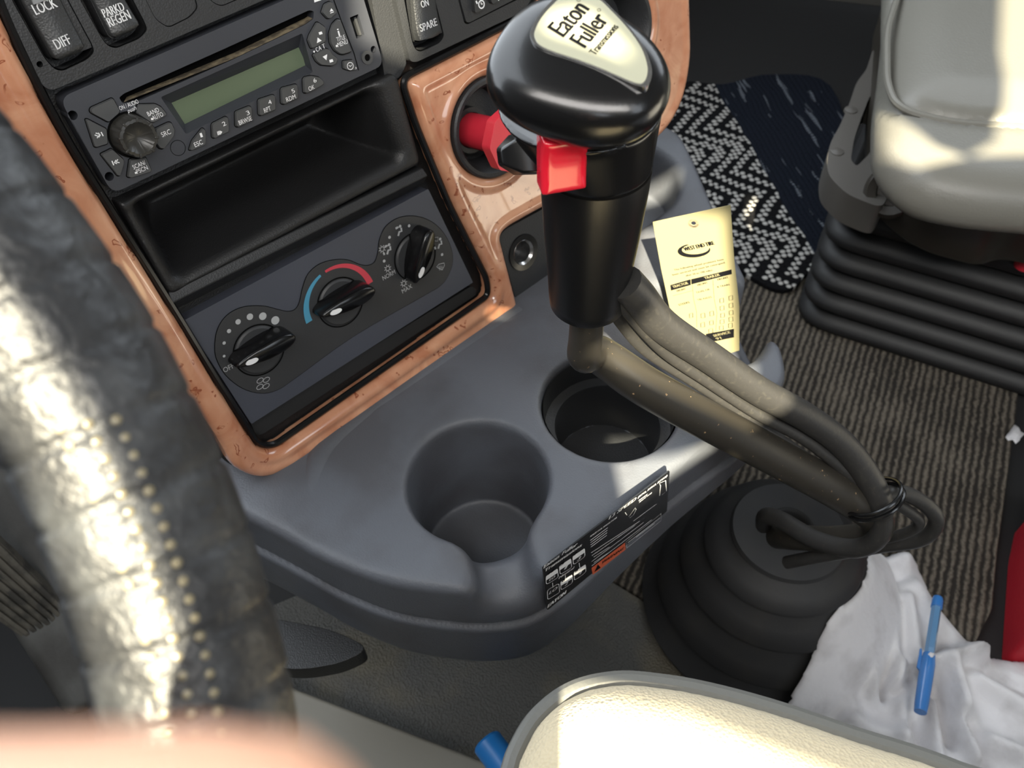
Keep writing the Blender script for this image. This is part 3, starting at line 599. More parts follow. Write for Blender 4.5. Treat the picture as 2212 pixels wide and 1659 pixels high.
# ------------------------------------------------------------------ console with cup holders
top_xy = smooth([(-.05, -.03), (-.040, -.062), (-.031, -.088), (-.022, -.116), (-.012, -.148), (.004, -.184), (.022, -.210), (.045, -.236), (.072, -.254), (.105, -.259), (.16, -.2595), (.22, -.262), (.29, -.2695), (.322, -.268), (.342, -.254), (.358, -.234), (.380, -.200), (.407, -.160), (.45, -.100), (.495, -.038), (.512, -.005), (.50, .03), (.42, .04), (.34, .035), (.27, -.02), (.16, -.03), (.03, -.028)], 5, True)
c1 = (.0995, -.1715); c2 = (.2135, -.1905)
bin2 = rnd([(.33, .03), (.33, -.066), (.375, -.078), (.435, -.074), (.470, -.045), (.478, .03)], .02, 5)
pock = rnd([(.272, -.158), (.330, -.130), (.384, -.175), (.388, -.196), (.350, -.236), (.322, -.240), (.285, -.215)], .018, 5)
def consf(X, Y, Z):
    x, y = X[:, :, 0], Y[:, :, 0]; d2 = sdpoly(top_xy, x, y)[:, :, None]; z = Z - ZT                     # z: height over the console top
    rim = np.clip((-d2 - .004) / .03, 0, 1)
    ztop = -.004 * rim * 0
    # shallow dished area left of the first cup
    dd = np.hypot((X - .045) / 1.0, (Y + .125) / 1.15); ztop = ztop - .0035 * np.clip(1 - dd / .06, 0, 1) ** .7
    side = d2 + np.clip(-z, 0, 1) * .05 - .0032 * (z < -.058) * np.clip((-z - .058) / .004, 0, 1) + .004 * np.clip(1 - np.abs(z + .0575) / .003, 0, 1)
    f = smax(side, z - ztop, .009)
    zb = -.131 + .044 * np.clip((X - .10) / .24, 0, 1)
    f = smax(f, zb - z, .012)
    r1 = np.hypot(X - c1[0], Y - c1[1]); r2 = np.hypot(X - c2[0], Y - c2[1])
    cup1 = np.maximum(r1 - (.0475 + .07 * np.clip(z + .03, -.03, .1) + .03 * np.clip(z + .1, -.1, 0)), -.103 - z)
    cup2 = np.maximum(r2 - (.0500 + .03 * np.clip(z + .02, -.02, .1)), -.030 - z)
    cup2 = np.minimum(cup2, np.maximum(r2 - (.0405 + .02 * z), -.080 - z))
    # spout of the first cup
    a = np.array([.098, -.178]); b = np.array([.052, -.262]); e = b - a; L = np.hypot(*e); e /= L
    tt = (X - a[0]) * e[0] + (Y - a[1]) * e[1]; pp = np.abs((X - a[0]) * -e[1] + (Y - a[1]) * e[0])
    spz = -.024 - .012 * np.clip((tt - .05) / .05, 0, 1)
    sp = np.maximum(smax(pp - .017 - .10 * np.clip(z + .02, -.03, .03), spz - z, .016), -tt)
    f = smax(f, -cup1, .006); f = smax(f, -sp, .014); f = smax(f, -cup2, .005)
    db = sdpoly(bin2, x, y)[:, :, None]; f = smax(f, -np.maximum(db - .15 * np.clip(z, -.1, 0), -.050 - z), .010)
    dp = sdpoly(pock, x, y)[:, :, None]; f = smax(f, -np.maximum(dp - .12 * np.clip(z, -.1, 0), -.055 - z), .012)
    # faint raised bead running from the wood corner round to the nose
    return f
t = thing('cup_holder_console', 'charcoal plastic centre console with two round cup holders', 'console', (.15, -.15, ZT - .13))
sdf('body', CONS, consf, (-.06, -.285, ZT - .14), (.53, .12, ZT + .012), .0024, t)
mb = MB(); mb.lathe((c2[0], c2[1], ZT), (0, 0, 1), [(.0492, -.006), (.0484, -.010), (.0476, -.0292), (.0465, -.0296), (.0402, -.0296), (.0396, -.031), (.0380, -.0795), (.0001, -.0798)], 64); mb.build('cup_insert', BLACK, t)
mb = MB(); pts = [hz(p, ZT + .0) for p in ((1120, 662), (1000, 742), (860, 838), (760, 905), (700, 960), (676, 1010), (672, 1075))]
pts = smooth(pts, 6)
mb.tube([np.array(p) + np.array([0, 0, -.0105 - .004 * max(0, i - len(pts) + 10) / 10]) for i, p in enumerate(pts)], .0118, 20); mb.build('raised_bead', CONS, t)
ped_poly = rnd([(.06, -.04), (.10, -.09), (.30, -.10), (.38, -.02), (.42, .1), (.06, .1)], .02)
mb = MB(); mb.plate(FLAT, [ped_poly], .004, ZT - .134); o = mb.build('console_pedestal', BAY, None, .006); tag(o, 'dark pedestal carrying the cup holder console above the floor', 'pedestal')
mb = MB(); mb.plate(FLAT, [rnd([hz(a, ZT - .15)[:2] for a in ((560, 1330), (720, 1360), (800, 1400), (740, 1432), (640, 1450), (540, 1430))], .02)], ZT - .17, ZT - .15); mb.build('support_bracket', BAY, t, .004)
# ---- gear pattern label on the console flank
a, b_, c_, d_ = (1172, 1226), (1446, 1016), (1440, 1104), (1182, 1318)
A_, B_ = hz(a, ZT - .012), hz(b_, ZT - .012)
A_[2] -= 0; e = B_ - A_; e /= np.linalg.norm(e); q = np.array([e[1] * 1.0, -e[0] * 1.0, 0]); q /= np.linalg.norm(q)   # outward
e = np.array([1.0, -.035, 0]); q = np.array([-.035, -1.0, 0]); q /= np.linalg.norm(q)
LF = Frame(np.array([.18, -.2607, ZT - .016]) , e, np.array([0, 0, 1.0]) - q * -.05)
if LF.n @ q < 0: LF.n = -LF.n
LF.o = LF.o + LF.n * .0026
t = thing('gear_pattern_label', 'black gear pattern sticker with orange WARNING block on the console side', 'label', LF.o)
qp = dict(sc=5.027, ox=1150, oy=1000)
cr = LF.pl([a, b_, c_, d_]); mb = MB(); mb.plate(LF, [rnd(cr, .002)], -.0006, .0003); mb.build('sticker', LABEL, t)
mb = MB(); mb.plate(LF, [LF.pl(T('637,1135 1000,860 1008,935 650,1212', **qp))], None, .0005); mb.build('warning_block', ORANGE, t, smooth_=False)
mb = MB(); mb.text(LF, 'WARNING', T('745,1105', **qp)[0], T('980,945', **qp)[0], .0042, .0007, bold=.0001)
tr = LF.pl(T('665,1178 705,1095 735,1130', **qp)); mb.plate(LF, [tr], None, .0007); mb.build('warning_lettering', INK, t, smooth_=False)
mb = MB()
def lt(s_, a, b, cap, bold=.00016, sh=0): mb.text(LF, s_, T(a, **qp)[0], T(b, **qp)[0], cap, .0006, sh, bold=bold)
lt('Eaton', '122,1148', '285,1030', .0042); lt('Fuller', '318,1005', '478,900', .0042); lt('Transmissions', '128,1190', '530,905', .0040)
lt('13 SPEED', '830,615', '1120,405', .0042, .0002); lt('(RTO, RTLO, RTOX)', '1145,385', '1460,150', .0026)
lt('EATON', '165,1575', '358,1420', .0052, .0004); lt('Neutral', '285,1262', '445,1150', .0030); lt('LO', '180,1430', '262,1372', .0040); lt('1', '345,1160', '368,1145', .004); lt('3', '485,1065', '515,1045', .004); lt('2', '350,1340', '380,1318', .004); lt('4', '495,1225', '525,1205', .004); lt('LO', '180,1285', '238,1248', .003)
lt('RANGE', '1155,415', '1245,350', .0018); lt('SELECTOR', '1158,435', '1295,330', .0018); lt('SPLITTER SELECTOR', '625,810', '915,600', .0020)
for i in range(7):                                              # rows of fine print
    x0, y0 = 622 + i * 2, 835 + i * 24
    if i < 4: mb.line(LF, LF.pl(T('%d,%d %d,%d' % (x0, y0, x0 + 190 - i * 6, y0 - 140 + i * 4), **qp)), .0009, .0006)
for i, (x0, y0, x1, y1) in enumerate(((632, 968, 1160, 625), (640, 1000, 1110, 670), (660, 1015, 830, 905), (636, 1065, 1200, 640), (660, 1075, 850, 950), (640, 1110, 1290, 610), (1090, 625, 1340, 440), (1120, 800, 1320, 650), (1030, 860, 1380, 590))):
    mb.line(LF, LF.pl(T('%d,%d %d,%d' % (x0, y0, x1, y1), **qp)), .0008, .0006)
mb.line(LF, LF.pl(T('1012,850 1390,545 1392,620 1020,918', **qp)), .0005, .0006, True)
for s_ in ('140,1225 265,1140 275,1235 145,1315', '155,1375 280,1300 290,1400 160,1480', '285,1115 410,1030 420,1130 295,1205', '430,1010 560,920 565,1010 440,1100', '300,1285 425,1205 430,1295 305,1375', '445,1180 570,1095 575,1180 450,1270'):
    mb.line(LF, rnd(LF.pl(T(s_, **qp)), .003), .0005, .0006, True)
for s_ in ('140,1225 265,1140 270,1185 143,1270', '285,1115 410,1030 415,1080 290,1160', '430,1010 560,920 562,965 435,1055', '300,1285 425,1205 428,1250 303,1330', '445,1180 570,1095 572,1138 448,1225'):
    mb.plate(LF, [rnd(LF.pl(T(s_, **qp)), .001)], None, .00055)
for s_ in ('350,1210 355,1282', '500,1078 510,1135', '212,1295 218,1345', '1040,580 1110,480 1120,500 1090,560 1050,590', '1000,530 1020,560'):
    mb.line(LF, LF.pl(T(s_, **qp)), .0005, .0006)
mb.line(LF, LF.pl(T('1375,350 1385,240 1370,215 1440,185 1450,300 1400,340', **qp)), .0006, .0006)
mb.build('lettering', WHITE, t, smooth_=False)
mb = MB()
for s_, a, b in (('5', '300,1125', '338,1098'), ('7', '450,1010', '482,985'), ('6', '318,1300', '350,1275'), ('8', '462,1195', '492,1172'), ('HI', '175,1215', '225,1180')): mb.text(LF, s_, T(a, **qp)[0], T(b, **qp)[0], .0034, .0007, bold=.0001)
mb.build('dark_lettering', INK, t, smooth_=False)
# ---- service tag standing in the pocket
TA = at((1410, 480), .590)
def fit(p, want, ref, lo, hi):
    best = None
    for D_ in np.linspace(lo, hi, 400):
        w = at(p, D_); v = abs(np.linalg.norm(w - ref) - want)
        if best is None or v < best[0]: best = (v, w)
    return best[1]
BR_ = hz((1597, 757), ZT - .038); BL_ = np.array(hz((1462, 752), ZT - .036)) if False else at((1466, 742), np.linalg.norm(BR_ - CAM) + .004)
t = thing('service_tag', 'cream paper service tag with a punched hole, standing in the console pocket', 'paper tag', BR_)
up = np.array([-.10, .12, .985]); n0 = np.cross(BR_ - BL_, up)
TLw, TRw = plane_pt((1410, 480), BR_, n0), plane_pt((1578, 443), BR_, n0)
TF = Frame(BL_, BR_ - BL_, TLw - BL_)
TF.n = TF.n if TF.n @ (CAM - BL_) > 0 else -TF.n
ol = TF.pl([(1410, 480), (1578, 443), (1586, 560), (1597, 660), (1597, 757), (1580, 762), (1470, 745), (1452, 690), (1428, 580)])
qt = dict(sc=4.484, ox=1400, oy=430); hc = TF.px(T('440,235', **qt)[0])
mb = MB(); mb.plate(TF, [ol, circ2(hc, .0018, 14)], -.0004, 0); mb.build('paper', PAPER, t, smooth_=False)
mb = MB(); mb.line(TF, circ2(hc, .0030, 20), .0018, .0002, True); mb.build('eyelet', DUST, t, smooth_=False)
mb = MB()
def tt_(s_, a, b, cap, bold=.00008): mb.text(TF, s_, T(a, **qt)[0], T(b, **qt)[0], cap, .0003, bold=bold)
tt_('WEST END TIRE', '358,505', '645,440', .0040, .00025)
for w_, i in ((0, 0),):
    el = [(440 + 158 * math.cos(a) + 5, 495 + 68 * math.sin(a) - 8 * math.cos(a)) for a in np.linspace(-.15, math.pi * 1.35, 30)]
    ei = [(455 + 132 * math.cos(a) + 5, 482 + 50 * math.sin(a) - 8 * math.cos(a)) for a in np.linspace(-.15, math.pi * 1.35, 30)]
    mb.plate(TF, [TF.pl([(1400 + x / 4.484, 430 + y / 4.484) for x, y in el + ei[::-1]])], None, .0003)
mb.plate(TF, [TF.pl(T('215,832 412,775 415,830 222,885', **qt))], None, .0002); mb.plate(TF, [TF.pl(T('418,775 808,680 812,725 420,825', **qt))], None, .0002)
mb.plate(TF, [TF.pl(T('560,1305 832,1255 832,1338 560,1395', **qt))], None, .0002)
for s_ in ('400,1110 432,1100 434,1142 403,1150', '512,1110 548,1100 552,1145 515,1150', '597,1090 633,1080 637,1125 600,1132', '510,1200 546,1190 549,1235 512,1240', '595,1180 631,1172 634,1212 598,1218', '695,965 730,955 733,998 697,1005', '782,940 818,930 820,972 785,980', '698,1038 735,1030 737,1070 700,1078', '783,1012 820,1004 823,1045 786,1052', '703,1108 740,1100 742,1140 705,1148', '785,1082 822,1075 825,1115 788,1122', '698,1170 735,1162 738,1200 700,1210', '782,1145 820,1138 823,1180 785,1185', '690,1230 728,1222 730,1262 693,1268', '778,1205 815,1198 817,1240 780,1246', '588,1260 625,1250 628,1292 590,1300'):
    mb.line(TF, TF.pl(T(s_, **qt)), .0005, .0003, True)
tt_('FRONT', '285,900', '370,875', .0020); tt_('FRONT', '485,843', '580,815', .0020); tt_('FRONT', '678,790', '780,765', .0020); tt_('STEERS', '302,1035', '405,1005', .0020)
mb.build('printing', INK, t, smooth_=False)
mb = MB()
tt_('TRACTOR', '245,862', '392,822', .0026, .0001); tt_('TRAILER', '552,778', '698,742', .0026, .0001); tt_('SERVICE', '640,1335', '800,1298', .0026, .0001); tt_('91', '665,1365', '712,1352', .0026, .0001)
mb.build('white_printing', PAPER, t, smooth_=False)
mb = MB()
tt_('The following wheel positions have', '255,695', '735,590', .0018); tt_('been serviced and must be retorqued', '240,742', '745,622', .0018); tt_('after 50 to 100 miles', '368,750', '625,695', .0018)
tt_('DUAL OR', '475,912', '602,880', .0018); tt_('TRI AXLES', '482,985', '618,955', .0018); tt_('B TRAIN', '675,860', '790,835', .0018)
for s_ in ('430,830 440,960 470,1090 472,1240', '628,780 640,960 668,1100 655,1280', '240,935 430,885'): mb.line(TF, TF.pl(T(s_, **qt)), .0003, .00025)
mb.build('faded_printing', INKL, t, smooth_=False)
# ------------------------------------------------------------------ gear shifter
G = np.array([.1432, -.2245])
t = thing('gear_shifter', 'tall black gear lever with a glossy knob, red splitter switch and air hoses', 'gear shifter', (G[0], G[1], ZF - .06))
def gp(z): return np.array([G[0], G[1], ZF + z])
mb = MB(); prof = [(.0186, -.026), (.0198, -.0245), (.0204, -.018), (.0212, .0), (.0228, .02), (.0243, .045), (.0248, .058), (.0246, .062), (.012, .066)]
mb.lathe(gp(0), (0, 0, 1), [(.004, -.026)] + prof, 48); gr = mb.build('grip', GRIPM, t, ang=60)
# knob: flattened ovoid leaning to the driver, neck, flat top
MC = at((1284, 92), .331); toC_ = (CAM - MC) / np.linalg.norm(CAM - MC)
Nn = np.array([0, 0, .80]) + toC_ * .45; Nn /= np.linalg.norm(Nn)
KF = Frame(MC, np.array([1, 0, 0]), np.array([0, 1, 0])); m0 = plane_pt((1130, 60), MC, Nn); m1 = plane_pt((1405, 175), MC, Nn)
Lx = m1 - m0; Lx /= np.linalg.norm(Lx); Wx = np.cross(Nn, Lx)
KF2 = Frame(MC, Lx, Wx); KF2.n = Nn
KC = plane_pt((1254, 108), MC, Nn) - Nn * .014
nk = gp(.060)
LH = -np.array([Lx[0], Lx[1]]); LH /= np.linalg.norm(LH)         # horizontal direction of the nose
def knobf(X, Y, Z):                                             # world coordinates
    px_, py_, pz_ = X - KC[0], Y - KC[1], Z - KC[2]
    u = px_ * Lx[0] + py_ * Lx[1] + pz_ * Lx[2]; v = px_ * Wx[0] + py_ * Wx[1] + pz_ * Wx[2]; w = px_ * Nn[0] + py_ * Nn[1] + pz_ * Nn[2]
    vv = .0270 - .12 * u                                         # wider at the nose end
    k = np.sqrt((np.abs(u) / .0345) ** 2.4 + (np.abs(v) / np.clip(vv, .018, .032)) ** 2.4 + (np.abs(w) / np.where(w > 0, .0185, .0165)) ** 2.1); e = (k - 1) * .020
    e = smax(e, w - .0140, .007)
    dz = Z - nk[2]; dc = np.clip(dz, 0, .05); r = np.hypot(X - nk[0] - LH[0] * .33 * dc, Y - nk[1] - LH[1] * .33 * dc); c = smax(np.maximum(r - .0246 - .36 * dc, dz - .028), -dz, .002)
    return smin(e, c, .018)
kn = sdf('knob', KNOBM, knobf, KC - .075, KC + np.array([.07, .07, .05]), .0012, t)
mb = MB(); mb.lathe(gp(.0605), (0, 0, 1), [(.0249, -.0006), (.0249, .0006)], 48); mb.build('seam_ring', HOLE, t)
hm = .0
q4 = dict(sc=2.949, ox=780, oy=0)
mo = smooth(T('1078,235 1085,190 1120,120 1190,35 1270,-30 1400,-50 1510,-20 1600,60 1720,190 1810,320 1850,440 1845,515 1815,555 1760,550 1640,500 1500,440 1350,385 1200,335 1110,290', **q4), 4, True)
mo = KF2.pl(mo, hm); c = sum(mo) / len(mo)
mb = MB(); mb.plate(KF2, [mo], hm - .004, hm + .0004); mr = mb.build('medallion_rim', CHROME, t, .0004)
mb = MB(); mb.plate(KF2, [[c + (p - c) * .93 for p in mo]], hm - .003, hm + .0007); md = mb.build('medallion', SILVER, t)
mb = MB()
for s_, a, b, cap, bo in (('Eaton', '1292,236', '1456,60', .0088, .0003), ('Fuller', '1430,305', '1580,128', .0088, .0003), ('Transmissions', '1492,352', '1642,172', .0042, .00012)): mb.text(KF2, s_, T(a, **q4)[0], T(b, **q4)[0], cap, hm + .0009, bold=bo)
mb.line(KF2, circ2(KF2.px(T('1385,12', **q4)[0], hm), .0006, 12), .0002, hm + .0009, True); mb.line(KF2, circ2(KF2.px(T('1515,75', **q4)[0], hm), .0006, 12), .0002, hm + .0009, True)
mb.build('lettering', INK, md, smooth_=False)
# red splitter switch
SC = at((1222, 362), .378); n_ = np.array([SC[0] - G[0], SC[1] - G[1], 0]); n_ /= np.linalg.norm(n_); sx = np.cross([0, 0, 1.0], n_)
n_ = np.array([-.50, -.86, .0]); n_ /= np.linalg.norm(n_); sx = np.cross([0, 0, 1.0], n_); sx /= np.linalg.norm(sx)
SF = Frame(gp(.055) + n_ * .0215, sx, (0, 0, 1)); SF.n = n_
def swf(X, Y, Z):
    b = np.maximum(np.abs(X) - .0095, np.abs(Y) - .0135); top = .0075 + 14 * (Y + .001) ** 2 * np.where(Y > 0, 1.0, .4)
    return smax(smax(b, Z - top, .004), -Z - .004, .002)
sc_ = SF.px((1222, 358), .007); SF.o = SF.o + SF.u * sc_[0] + SF.v * sc_[1]
sdf('splitter_switch', REDG, swf, (-.013, -.017, -.006), (.013, .017, .014), .0008, t, SF)
# black range lever pointing forward
ra, rb = at((1200, 322), .378), at((1126, 332), .372); e = rb - ra; e /= np.linalg.norm(e); toc = (CAM - ra) / np.linalg.norm(CAM - ra); y = np.cross(toc, e); y /= np.linalg.norm(y); zz = np.cross(e, y)
rf = Frame(ra, e, y); rf.n = zz
mb = MB(); sec = lambda x, w, h0, h1: [rf.pt(x, -w, h0), rf.pt(x, w, h0), rf.pt(x, w * .95, h1), rf.pt(x, -w * .80, h1)]
mb.loft([sec(-.006, .009, -.008, .005), sec(.008, .0095, -.009, .0055), sec(.017, .0085, -.010, .003), sec(.0235, .0035, -.010, -.004)]); mb.build('range_lever', GLOSS, t, .0012, 3)
# lever
lv = [gp(-.020), gp(-.052), gp(-.068), at((1292, 765), .495), at((1400, 838), .515), at((1560, 925), .552), at((1700, 1000), .595), at((1810, 1060), .630), at((1872, 1098), .655), at((1895, 1130), .675), at((1880, 1155), .695), at((1800, 1165), .725), at((1710, 1160), .765), at((1680, 1160), .80)]
lv = smooth(lv, 7); rr = np.interp(np.linspace(0, 1, len(lv)), [0, .15, .28, .5, .6, .66, .8, 1], [.0090, .0095, .0122, .0130, .0135, .0120, .0105, .0105])
mb = MB(); mb.tube(lv, rr, 20); mb.build('lever', LEVER, t)
# hoses
def hose(pl, r, name='air_hose', mt=HOSE, rib=False):
    p = smooth([at(a, d) for a, d in pl], 8); mb = MB(); mb.tube(p, r, 14); return mb.build(name, mt, t)
hose([((1350, 610), .425), ((1378, 640), .435), ((1430, 702), .46), ((1530, 770), .50), ((1640, 845), .54), ((1740, 900), .575), ((1820, 960), .605), ((1880, 1040), .630), ((1905, 1110), .648), ((1893, 1165), .665), ((1840, 1185), .685), ((1760, 1165), .71), ((1690, 1125), .735), ((1655, 1115), .755), ((1650, 1135), .80)], [.0092] * 64 + [.0072] * 49, 'hose_sleeve')
hose([((1335, 640), .430), ((1375, 690), .45), ((1440, 760), .485), ((1530, 822), .52), ((1640, 895), .56), ((1740, 950), .59), ((1840, 1030), .625), ((1900, 1090), .645)], .0042)
hose([((1318, 655), .440), ((1345, 700), .465), ((1400, 760), .495), ((1500, 825), .53), ((1620, 905), .57), ((1730, 980), .60), ((1830, 1060), .635), ((1885, 1110), .655)], .0036)
hose([((1895, 1075), .640), ((1950, 1065), .655), ((2005, 1095), .675), ((2022, 1130), .69), ((1990, 1165), .705), ((1900, 1180), .72), ((1780, 1200), .745), ((1700, 1215), .775)], .0055)
hose([((1880, 1060), .645), ((1940, 1090), .66), ((1985, 1125), .68), ((1960, 1150), .695), ((1880, 1170), .715), ((1780, 1180), .74), ((1720, 1165), .78)], .0040)
hose([((1700, 1140), .775), ((1740, 1150), .74), ((1800, 1175), .715), ((1860, 1185), .695), ((1885, 1150), .68), ((1880, 1100), .665)], .0046)
mb = MB(); zc = at((1888, 1078), .638); ax_ = (at((1905, 1110), .648) - at((1870, 1040), .628)); ax_ /= np.linalg.norm(ax_)
for k, dx in enumerate((-.0025, .0025)):
    u_ = np.cross(ax_, toc); u_ /= np.linalg.norm(u_); w_ = np.cross(ax_, u_); p = [zc + ax_ * dx + (math.cos(a) * u_ * .0195 + math.sin(a) * w_ * .0165) for a in np.linspace(0, 2 * math.pi, 33)]
    mb.tube(p, .0014, 8, False)
mb.build('cable_tie', GLOSS, t)
# ---- rubber boot
bc = hz((1640, 1300), 0.0)
t = thing('shifter_boot', 'round stepped black rubber boot around the foot of the gear lever', 'shifter boot', (bc[0], bc[1], .003))
prof = [(.128, .0), (.130, .008), (.122, .016), (.112, .030), (.110, .034), (.116, .038), (.116, .042), (.104, .056), (.093, .072), (.091, .076), (.097, .080), (.097, .085), (.084, .098), (.075, .110), (.073, .113), (.078, .117), (.077, .121), (.066, .130), (.055, .137), (.053, .139), (.056, .142), (.054, .1455), (.030, .148), (.022, .149), (.0225, .151), (.0205, .1525), (.018, .150), (.0175, .135)]
mb = MB(); mb.lathe((bc[0], bc[1], .0065), (.02, .02, 1), prof, 72); mb.build('bellows', RUBF, t, ang=50)
mb = MB(); mb.lathe((bc[0] + .003, bc[1] + .003, .003), (.02, .02, 1), [(.0178, .1505), (.0178, .11)], 32); mb.build('inner_sleeve', HOLE, t)
# ------------------------------------------------------------------ floor
mb = MB(); mb.plate(FLAT, [[(-2.6, -2.6), (3.2, -2.6), (3.2, 1.2), (-2.6, 1.2)]], -.03, -.004); struct(mb.build('floor', DARK, None))
g = lambda *p: [hz(a, 0)[:2] for a in p]
mb = MB(); mb.plate(FLAT, [g((1305, 1248), (1400, 1308), (1560, 1420), (1900, 1690), (1500, 1900), (200, 1800), (400, 1390), (900, 1180))], -.004, .003); o = mb.build('rubber_floor_mat', MATFL, None, .001); tag(o, 'dark grey textured rubber floor mat below the console', 'floor mat')
mb = MB(); cp = g((1180, 1160), (1300, 1245), (1400, 1305), (1560, 1410), (1860, 1640), (2000, 1600), (2140, 1318), (2150, 1200), (2192, 900), (2215, 640), (1900, 420), (1500, 400), (1500, 900)); mb.plate(FLAT, [cp], -.004, .006); o = mb.build('ribbed_carpet', CARP, None, .002); tag(o, 'grey ribbed carpet running between the console and passenger seat', 'carpet')
def rugmat():
    m = mat('woven_rug', (18, 18, 20), .95, spec=.1); nt = m.node_tree; b = nt.nodes['Principled BSDF']; N = nt.nodes.new; Lk = nt.links.new
    def mth(op, a, b_=None, c=None):
        n = N('ShaderNodeMath'); n.operation = op
        for i, x in enumerate((a, b_, c)):
            if x is None: continue
            if isinstance(x, (int, float)): n.inputs[i].default_value = x
            else: Lk(x, n.inputs[i])
        return n.outputs[0]
    tc = N('ShaderNodeTexCoord'); mp = N('ShaderNodeMapping'); mp.inputs['Rotation'].default_value = (0, 0, RUGA); 
    nz = N('ShaderNodeTexNoise'); nz.inputs['Scale'].default_value = 12; Lk(tc.outputs['Object'], nz.inputs[0]); ad = N('ShaderNodeMixRGB'); ad.blend_type = 'ADD'; ad.inputs[0].default_value = .02; Lk(tc.outputs['Object'], ad.inputs[1]); Lk(nz.outputs[1], ad.inputs[2]); Lk(ad.outputs[0], mp.inputs[0])
    sx = N('ShaderNodeSeparateXYZ'); Lk(mp.outputs[0], sx.inputs[0])
    cs = .0088; u = mth('DIVIDE', sx.outputs[0], cs); v = mth('DIVIDE', sx.outputs[1], cs)
    i, j = mth('FLOOR', u), mth('FLOOR', v); fu, fv = mth('SUBTRACT', mth('FRACT', u), .5), mth('SUBTRACT', mth('FRACT', v), .5)
    rr = mth('SQRT', mth('ADD', mth('MULTIPLY', fu, fu), mth('MULTIPLY', fv, fv))); dot = N('ShaderNodeMapRange'); Lk(rr, dot.inputs[0]); dot.inputs[1].default_value = .50; dot.inputs[2].default_value = .34
    tri = mth('ABSOLUTE', mth('SUBTRACT', mth('MODULO', mth('ADD', j, 1000), 14), 7)); q = mth('MODULO', mth('ADD', mth('ADD', tri, i), 999), 4); on = mth('LESS_THAN', q, 1.5)
    tri2 = mth('ABSOLUTE', mth('SUBTRACT', mth('MODULO', mth('ADD', j, 1007), 28), 14)); di = mth('MODULO', mth('ADD', i, 1000), 12); dia = mth('LESS_THAN', mth('ABSOLUTE', mth('SUBTRACT', mth('ADD', tri2, mth('MULTIPLY', di, 0)), 12)), 2.0)
    on2 = mth('MAXIMUM', on, mth('MULTIPLY', dia, mth('LESS_THAN', mth('MODULO', mth('ADD', i, j), 2), .5)))
    msk = mth('MULTIPLY', dot.outputs[0], on2)
    edge = mth('LESS_THAN', sx.outputs[0], RUGE)                # chevron band | navy band
    na = mth('MULTIPLY', msk, edge)
    mp2 = N('ShaderNodeMapping'); mp2.inputs['Scale'].default_value = (90, 7, 1); Lk(mp.outputs[0], mp2.inputs[0]); n2 = N('ShaderNodeTexNoise'); n2.inputs['Scale'].default_value = 1; n2.inputs['Detail'].default_value = 3; Lk(mp2.outputs[0], n2.inputs[0])
    st = mth('GREATER_THAN', n2.outputs[0], .62); wv = mth('GREATER_THAN', mth('FRACT', mth('DIVIDE', sx.outputs[1], .006)), .4)
    stn = mth('MULTIPLY', mth('MULTIPLY', st, wv), mth('SUBTRACT', 1, edge))
    m1 = N('ShaderNodeMix'); m1.data_type = 'RGBA'; Lk(edge, m1.inputs[0]); m1.inputs[6].default_value = lin((24, 28, 37)); m1.inputs[7].default_value = lin((20, 20, 22))
    m2 = N('ShaderNodeMix'); m2.data_type = 'RGBA'; Lk(na, m2.inputs[0]); Lk(m1.outputs[2], m2.inputs[6]); m2.inputs[7].default_value = lin((178, 176, 172))
    m3 = N('ShaderNodeMix'); m3.data_type = 'RGBA'; Lk(stn, m3.inputs[0]); Lk(m2.outputs[2], m3.inputs[6]); m3.inputs[7].default_value = lin((110, 116, 124)); Lk(m3.outputs[2], b.inputs['Base Color'])
    bu = N('ShaderNodeBump'); bu.inputs['Strength'].default_value = .7; bu.inputs['Distance'].default_value = .003; Lk(dot.outputs[0], bu.inputs['Height']); Lk(bu.outputs[0], b.inputs['Normal'])
    return m
# rug: edge from (1560,200) to (1745,590) separates the two bands
ea, eb = hz((1552, 215), .01)[:2], hz((1728, 520), .01)[:2]; ev = ea - eb; RUGA = -math.atan2(ev[1], ev[0]) + math.pi / 2
cs_, sn_ = math.cos(RUGA), math.sin(RUGA); RUGE = float(ea[0] * cs_ - ea[1] * sn_) + .008
rp = smooth([hz(a, .0)[:2] for a in ((1400, 300), (1440, 215), (1478, 190), (1560, 196), (1660, 175), (1790, 200), (1840, 400), (1800, 560), (1745, 600), (1700, 640), (1640, 625), (1560, 560), (1480, 420))], 5, True)
RUG = rugmat()
mb = MB(); mb.plate(FLAT, [rp], .0062, .014); o = mb.build('woven_rug', RUG, None, .004); tag(o, 'black and white woven rug with navy band beside the console', 'rug')
# red thing and white scrap at the right edge
pr = [hz(a, .02)[:2] for a in ((2183, 1418), (2196, 1200), (2212, 1120), (2330, 1130), (2330, 1440))]
mb = MB(); mb.plate(FLAT, [rnd(pr, .01)], -.003, .06); o = mb.build('red_case', REDF, None, .006, 3); tag(o, 'red plastic case on the floor at the right edge', 'case')
c_ = hz((2192, 942), .009); rs = np.random.RandomState(3)
vs = []; 
for i in range(5):
    for j in range(4): vs.append((c_[0] - .012 + i * .006 + rs.rand() * .002, c_[1] - .008 + j * .005 + rs.rand() * .002, .008 + rs.rand() * .006))
o = mkobj('paper_scrap', vs, [[i * 4 + j, i * 4 + 4 + j, i * 4 + 5 + j, i * 4 + 1 + j] for i in range(4) for j in range(3)], CLOTH); so_ = o.modifiers.new('s', 'SOLIDIFY'); so_.thickness = .0006; tag(o, 'small white paper scrap on the carpet near the red case', 'paper scrap')
